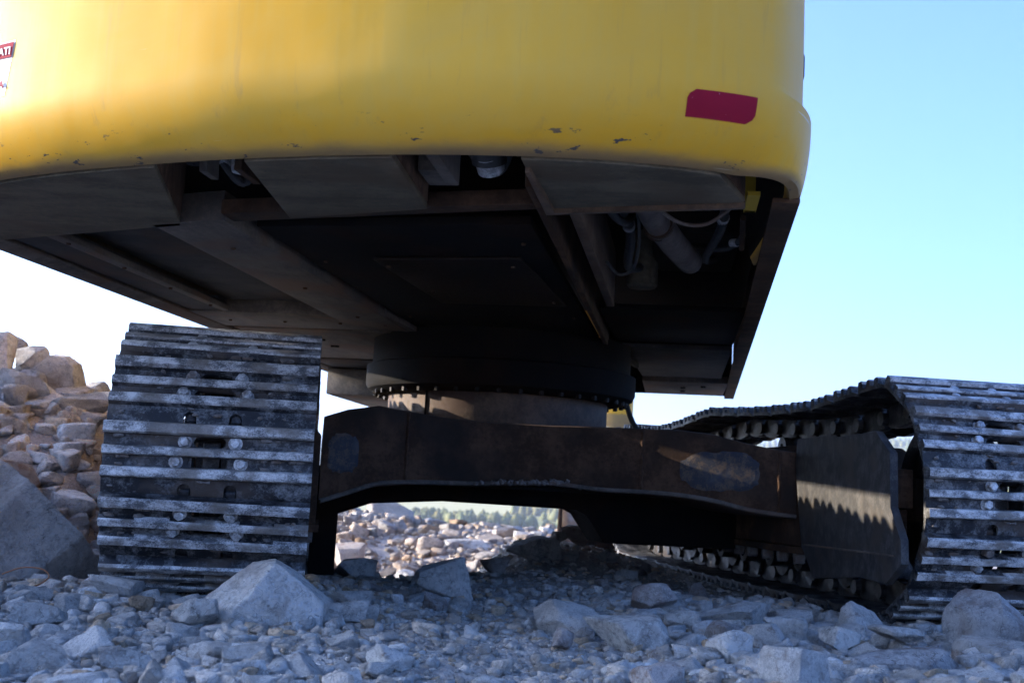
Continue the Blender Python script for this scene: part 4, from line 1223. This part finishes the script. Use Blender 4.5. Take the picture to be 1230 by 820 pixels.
def lettering(txt, x, z, size, mat, name):
    fc = bpy.data.curves.new(name, 'FONT'); fc.body = txt; fc.size = size; fc.align_x = 'RIGHT'; fc.extrude = 0.0002; fc.offset = 0.0006
    to = bpy.data.objects.new('tmp', fc); COL.objects.link(to)
    me = bpy.data.meshes.new_from_object(to.evaluated_get(bpy.context.evaluated_depsgraph_get()))
    bpy.data.objects.remove(to)
    for v in me.vertices:
        q_ = cwpt(cw_index(x+v.co.x), z+v.co.y, 0.0042+v.co.z)
        v.co = q_
    me.materials.clear()
    link(name, me, mat, st_)
lettering('ATI', -0.806, 1.342, 0.026, 'white_film', 'lettering')
lettering('A', -0.818, 1.262, 0.024, 'crimson_film', 'lettering')

# bottom plates of the counterweight (front edges step back to the left)
def slab(poly, z0, z1, bev=0.006):
    return lambda bm: bm_prism(bm, poly, 'z', z0, z1, bev)
def rear(xa, xb, n=7, inset=0.035):
    out = []
    for k in range(n):
        x = xa+(xb-xa)*k/(n-1); i = cw_index(x); p = cwpt(i, zs[0]+0.004, -inset); out.append((p.x, p.y))
    return out
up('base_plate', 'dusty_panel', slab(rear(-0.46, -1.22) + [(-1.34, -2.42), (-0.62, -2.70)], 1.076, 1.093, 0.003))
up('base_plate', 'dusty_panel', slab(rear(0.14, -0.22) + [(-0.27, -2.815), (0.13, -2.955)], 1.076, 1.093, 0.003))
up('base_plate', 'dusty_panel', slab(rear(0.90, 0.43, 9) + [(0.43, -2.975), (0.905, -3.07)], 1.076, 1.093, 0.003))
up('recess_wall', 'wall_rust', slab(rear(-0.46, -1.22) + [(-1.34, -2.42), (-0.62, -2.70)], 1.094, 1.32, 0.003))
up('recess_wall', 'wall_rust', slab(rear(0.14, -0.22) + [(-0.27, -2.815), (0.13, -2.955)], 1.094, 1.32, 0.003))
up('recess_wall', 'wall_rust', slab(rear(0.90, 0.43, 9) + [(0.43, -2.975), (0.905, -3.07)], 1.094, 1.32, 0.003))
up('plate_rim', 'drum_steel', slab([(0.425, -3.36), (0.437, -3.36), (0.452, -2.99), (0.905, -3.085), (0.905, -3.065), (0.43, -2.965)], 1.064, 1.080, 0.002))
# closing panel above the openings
up('body_floor', 'greasy_shade_black', slab([(1.0, -3.1), (0.86, -3.2), (0.1, -3.30), (-0.6, -3.12), (-1.1, -2.88), (-1.34, -2.6), (-1.34, 2.27), (1.135, 2.27), (1.05, -2.9)], 1.44, 1.50))

# ---- deck underside
Z = 1.085
def srail(bm):
    for (o0, o1, z0, z1) in ((0.0, 0.062, Z-0.012, Z), (0.050, 0.062, Z+0.0005, 1.438)):
        pl = [(0.965+o0, -3.10), (0.965+o1, -3.10), (1.075+o1, 2.30), (1.075+o0, 2.30)]
        bm_prism(bm, pl, 'z', z0, z1, 0.002)
up('side_rail', 'rusty_frame', srail)
up('side_rail', 'dusty_frame', lambda bm: (bm_prism(bm, [(-1.375, Z-0.022), (-1.345, Z-0.022), (-1.30, Z-0.01), (-1.30, Z), (-1.348, Z), (-1.348, 1.438), (-1.375, 1.438)], 'y', -2.5, 2.30, 0.002)))
up('front_wall', 'greasy_shade_black', lambda bm: bm_box(bm, -1.345, 1.12, 2.275, 2.30, 1.09, 1.438))
# left bay: flange, recessed panel and lips
up('deck_flange', 'grimy_panel', slab([(-1.30, -2.50), (-1.12, -2.58), (-1.13, -1.00), (-1.30, -0.90)], 1.088, 1.12, 0.003))
up('floor_panel', 'grimy_panel', slab([(-1.13, -2.6), (-0.70, -2.75), (-0.66, -1.00), (-1.13, -0.98)], 1.135, 1.15, 0.002))
up('panel_lip', 'ledge_steel', slab([(-1.135, -2.58), (-1.085, -2.6), (-1.10, -1.04), (-1.135, -1.02)], 1.078, 1.10, 0.003))
up('frame_rail', 'ledge_steel', slab([(-0.71, -2.70), (-0.47, -2.78), (-0.44, -0.55), (-0.68, -0.80)], 1.076, 1.16, 0.004))
up('cross_member', 'ledge_steel', slab([(-1.34, -0.99), (-0.44, -1.00), (-0.40, -0.55), (-1.34, -0.55)], 1.080, 1.15, 0.004))
up('cross_member', 'rusty_frame', slab([(-0.47, -2.80), (0.42, -2.98), (0.42, -2.92), (-0.47, -2.70)], 1.09, 1.13, 0.004))
up('bottom_panel', 'greasy_shade_black', slab([(-0.44, -2.60), (0.36, -2.70), (0.40, -0.30), (-0.40, -0.30)], 1.10, 1.125, 0.003))
up('access_cover', 'greasy_rust', slab([(-0.20, -2.20), (0.28, -2.26), (0.34, -1.35), (-0.14, -1.35)], 1.089, 1.098, 0.002))
up('frame_web', 'rusty_frame', slab([(0.405, -3.20), (0.425, -3.20), (0.445, -0.30), (0.425, -0.30)], 1.075, 1.40, 0.003))
up('frame_web', 'drum_steel', slab([(0.475, -2.95), (0.505, -2.95), (0.520, -1.35), (0.490, -1.35)], 1.095, 1.30, 0.003))
up('frame_web', 'greasy_shade_black', slab([(0.445, -0.30), (0.425, -0.30), (0.54, 0.58), (0.56, 0.58)], 1.072, 1.30, 0.003))
# right bay
up('floor_panel', 'greasy_shade_black', slab([(0.45, -1.15), (1.015, -1.15), (1.015, -0.15), (0.47, -0.15)], 1.12, 1.14, 0.003))
up('floor_panel', 'grimy_panel', slab([(0.50, -0.10), (1.015, -0.10), (1.015, 1.25), (0.56, 1.25)], 1.10, 1.12, 0.003))
up('front_sill', 'ledge_steel', slab([(0.56, 1.32), (1.06, 1.32), (1.06, 2.15), (0.56, 2.15)], 1.078, 1.12, 0.004))
for (x, y) in ((0.80, 1.62), (0.80, 1.85), (0.92, 1.52)):
    up('plug', 'greasy_shade_black', lambda bm, x=x, y=y: bmesh.ops.create_cone(bm, cap_ends=True, segments=12, radius1=0.016, radius2=0.016, depth=0.02, matrix=Matrix.Translation((x, y, 1.078))))
# left front bay: stepped panels under the cab
up('floor_panel', 'ledge_steel', slab([(-1.30, -0.45), (-0.42, -0.45), (-0.42, 0.75), (-1.30, 0.75)], 1.086, 1.11, 0.003))
up('floor_panel', 'grimy_panel', slab([(-1.30, 0.78), (-0.50, 0.78), (-0.50, 1.55), (-1.30, 1.55)], 1.08, 1.11, 0.003))
def cabstep(bm):
    bm_prism(bm, [(-1.32, 1.2), (-1.32, 2.28), (-0.62, 2.28), (-0.62, 1.2)], 'z', 0.915, 1.07, 0.006)
up('cab_step', 'ledge_steel', cabstep)
for x, y in ((-0.98, -0.1), (-0.98, 0.15)):
    up('drain_slot', 'greasy_shade_black', lambda bm, x=x, y=y: bm_box(bm, x-0.02, x+0.02, y-0.008, y+0.008, 1.078, 1.09))

PB = bolt_mesh('panel_bolt', 0.008, 0.006, 'rusty_frame', washer=False)
def bolts_on(o, pts, z):
    for x, y in pts:
        link('panel_bolt', PB, None, o, (x, y, z), (pi, 0, 0.4*x))
for o in [q_ for q_ in EX.children]:
    nm = o.name.split('.')[0]
    if nm == 'access_cover':
        bolts_on(o, [(-0.17, -2.1), (0.24, -2.14), (-0.12, -1.62), (0.30, -1.45)], 1.089)
    elif nm == 'bottom_panel':
        bolts_on(o, [(-0.38, -2.1), (-0.36, -0.9), (0.31, -2.45), (0.34, -1.0)], 1.10)
    elif nm == 'frame_rail':
        bolts_on(o, [(-0.58, -2.4), (-0.57, -1.7), (-0.56, -1.0)], 1.076)
    elif nm == 'panel_lip':
        bolts_on(o, [(-1.11, -2.4), (-1.115, -2.0), (-1.12, -1.6), (-1.12, -1.2)], 1.078)
    elif nm == 'cross_member' and abs(o.data.vertices[0].co.x) > 0.9:
        bolts_on(o, [(-1.2, -0.76), (-0.95, -0.76), (-0.7, -0.76), (-0.5, -0.76)], 1.08)

# ---- things in the openings
def duct(bm):
    bm_tube(bm, bez([(0.655, -3.1, 1.33), (0.66, -2.85, 1.20), (0.675, -2.65, 1.16), (0.70, -2.45, 1.155)], 8), 0.036, 20)
def duct2(bm):
    bm_tube(bm, bez([(0.70, -2.47, 1.155), (0.74, -2.25, 1.15), (0.785, -2.02, 1.15), (0.79, -1.97, 1.152)], 6), [0.040]*16+[0.038, 0.034, 0.02], 20)
dp = up('exhaust_pipe', 'exhaust_pipe', duct)
part('pipe_end', 'exhaust_pipe', dp, duct2)
def clampring(bm):
    for t in (-2.50, -2.465):
        bm_tube(bm, [(0.693, t, 1.156), (0.696, t+0.014, 1.156)], 0.0425, 20)
part('pipe_clamp', 'rusty_frame', dp, clampring)
up('wiring', 'exhaust_pipe', lambda bm: bm_tube(bm, bez([(0.66, -3.02, 1.12), (0.74, -2.90, 1.075), (0.82, -2.88, 1.07), (0.89, -2.98, 1.10)], 8), 0.005, 8))
up('wiring', 'rubber', lambda bm: bm_tube(bm, bez([(0.62, -2.9, 1.2), (0.64, -2.45, 1.16), (0.62, -2.15, 1.10), (0.57, -2.05, 1.09), (0.53, -2.1, 1.12)], 8), 0.005, 8))
up('yellow_bracket', 'yellow_part', lambda bm: (bm_box(bm, 0.915, 0.945, -2.98, -2.80, 1.12, 1.13), bm_box(bm, 0.917, 0.943, -2.82, -2.80, 1.12, 1.22)))
up('tie_rod', 'rusty_frame', lambda bm: bm_tube(bm, [(0.92, -2.7, 1.13), (0.935, -2.35, 1.12)], 0.008, 8))
up('pipe_stub', 'rubber', lambda bm: bm_tube(bm, [(0.30, -3.28, 1.45), (0.305, -3.20, 1.25), (0.31, -3.13, 1.15)], 0.042, 20))
up('pipe_cap', 'bolt_steel', lambda bm: bm_tube(bm, [(0.308, -3.15, 1.165), (0.312, -3.115, 1.135)], [0.036, 0.032], 20))
up('hanger_bar', 'dusty_frame', lambda bm: bm_box(bm, 0.205, 0.235, -3.36, -3.10, 1.10, 1.42, 0.003))
up('channel_block', 'dusty_frame', lambda bm: bm_box(bm, 0.145, 0.20, -3.16, -3.02, 1.12, 1.42, 0.004))
def dome(bm):
    bm_lathe(bm, [(0.01, 0), (0.05, 0), (0.055, 0.012), (0.035, 0.02), (0.03, 0.035), (0.012, 0.04), (0.01, 0.045)], (0, 0, 0), 24)
up('round_housing', 'grimy_panel', lambda bm: (bm_lathe(bm, [(0.005, 1.17), (0.02, 1.17), (0.022, 1.185), (0.035, 1.185), (0.04, 1.20), (0.062, 1.20), (0.07, 1.215), (0.07, 1.5), (0.005, 1.5)], (-0.47, -3.0, 0), 32)))
up('hanger_bar', 'ledge_steel', lambda bm: (bm_prism(bm, [(-0.42, 1.45), (-0.40, 1.45), (-0.385, 1.12), (-0.405, 1.12)], 'y', -3.12, -3.04, 0.002)))
up('hanger_bar', 'rusty_frame', lambda bm: (bm_prism(bm, [(-0.30, 1.45), (-0.28, 1.45), (-0.29, 1.12), (-0.31, 1.12)], 'y', -3.14, -3.0, 0.002)))
up('clear_cup', 'bolt_steel', lambda bm: bm_lathe(bm, [(0.004, 1.15), (0.022, 1.15), (0.025, 1.16), (0.025, 1.22), (0.004, 1.22)], (-0.345, -3.0, 0), 24))

HS = [([(0.50, -2.6, 1.36), (0.60, -2.2, 1.22), (0.58, -1.6, 1.20), (0.66, -1.2, 1.30)], 0.016), ([(0.86, -2.75, 1.38), (0.88, -2.4, 1.20), (0.84, -1.9, 1.18), (0.90, -1.3, 1.30)], 0.014),
      ([(0.98, -2.6, 1.3), (0.93, -2.2, 1.17), (0.80, -2.0, 1.20), (0.72, -1.6, 1.3)], 0.010), ([(0.56, -3.0, 1.4), (0.55, -2.7, 1.20), (0.60, -2.4, 1.18), (0.64, -2.1, 1.36)], 0.012),
      ([(-0.55, -3.0, 1.42), (-0.42, -2.95, 1.20), (-0.36, -2.90, 1.16), (-0.30, -2.98, 1.36)], 0.012), ([(0.18, -3.25, 1.42), (0.25, -3.1, 1.20), (0.33, -3.05, 1.16), (0.39, -3.15, 1.4)], 0.011)]
for pts, rr_ in HS:
    h_ = up('hydraulic_hose', 'rubber', lambda bm: bm_tube(bm, bez(pts, 8), rr_, 10))
    q0 = Vector(pts[1]); q1 = (Vector(pts[2])-q0).normalized()*0.03+q0
    part('hose_clamp', 'bolt_steel', h_, lambda bm: bm_tube(bm, [q0, q1], rr_*1.25, 12))
up('filter_body', 'dusty_panel', lambda bm: bm_lathe(bm, [(0.004, 1.17), (0.05, 1.17), (0.058, 1.18), (0.058, 1.38), (0.004, 1.38)], (0.62, -1.35, 0), 24))
up('engine_sump', 'greasy_rust', lambda bm: bm_box(bm, 0.66, 0.96, -1.9, -1.2, 1.26, 1.43, 0.03))

# ---- rest of the upper body: engine housing and cab (above the frame of view), boom, stick and bucket in front
up('engine_housing', 'yellow_paint', lambda bm: bm_box(bm, -1.34, 1.02, -2.6, 0.2, 1.505, 2.25, 0.05))
up('cab', 'yellow_part', lambda bm: bm_box(bm, -1.34, -0.42, 0.3, 2.25, 1.505, 2.85, 0.06))
up('cab_window', 'rubber', lambda bm: bm_box(bm, -1.352, -0.55, 0.45, 2.1, 1.95, 2.7, 0.02))
up('boom', 'yellow_paint', lambda bm: bm_prism(bm, [(0.9, 1.5), (1.3, 1.3), (2.2, 2.2), (3.6, 3.3), (5.6, 3.35), (5.7, 3.6), (3.6, 3.85), (1.7, 2.5)], 'x', 0.05, 0.42, 0.01))
up('stick', 'yellow_paint', lambda bm: bm_prism(bm, [(5.5, 3.75), (6.1, 3.5), (5.0, 0.75), (4.6, 0.55), (4.45, 0.9), (5.2, 3.3)], 'x', 0.10, 0.38, 0.01))
def bucket(bm):
    prof = [(4.55, 0.62), (4.95, 0.70), (5.25, 0.35), (5.2, 0.0), (4.95, -0.33), (4.55, -0.36), (4.30, -0.34)]
    bm_prism(bm, prof, 'x', -0.19, -0.165, 0.004); bm_prism(bm, prof, 'x', 0.70, 0.74, 0.004)
    bm_prism(bm, prof + [(4.33, -0.30), (4.55, -0.32), (4.92, -0.29), (5.15, 0.0), (5.2, 0.33), (4.93, 0.66), (4.55, 0.58)], 'x', -0.163, 0.70)
bk = up('bucket', 'rusty_frame', bucket)
part('side_cutter', 'bucket_steel', bk, lambda bm: bm_box(bm, -0.162, -0.016, 4.50, 4.53, -0.35, 0.60, 0.004))

# ------------------------------------------------------------------ haze
bm = bmesh.new(); bm_box(bm, -5050, 5050, -5050, 5050, -60, 330)
hz = link('haze', bm_mesh('haze', bm, None))
hz['kind'] = 'stuff'; hz['label'] = 'thin pale morning haze over the valley'
m = bpy.data.materials.new('haze_air'); m.use_nodes = True; nt = m.node_tree
nt.nodes.remove(nt.nodes['Principled BSDF'])
vol = nt.nodes.new('ShaderNodeVolumePrincipled'); vol.inputs['Density'].default_value = 0.0002
vol.inputs['Color'].default_value = (0.75, 0.85, 1.0, 1); vol.inputs['Anisotropy'].default_value = 0.3
nt.links.new(vol.outputs[0], nt.nodes['Material Output'].inputs['Volume'])
hz.data.materials.append(m)
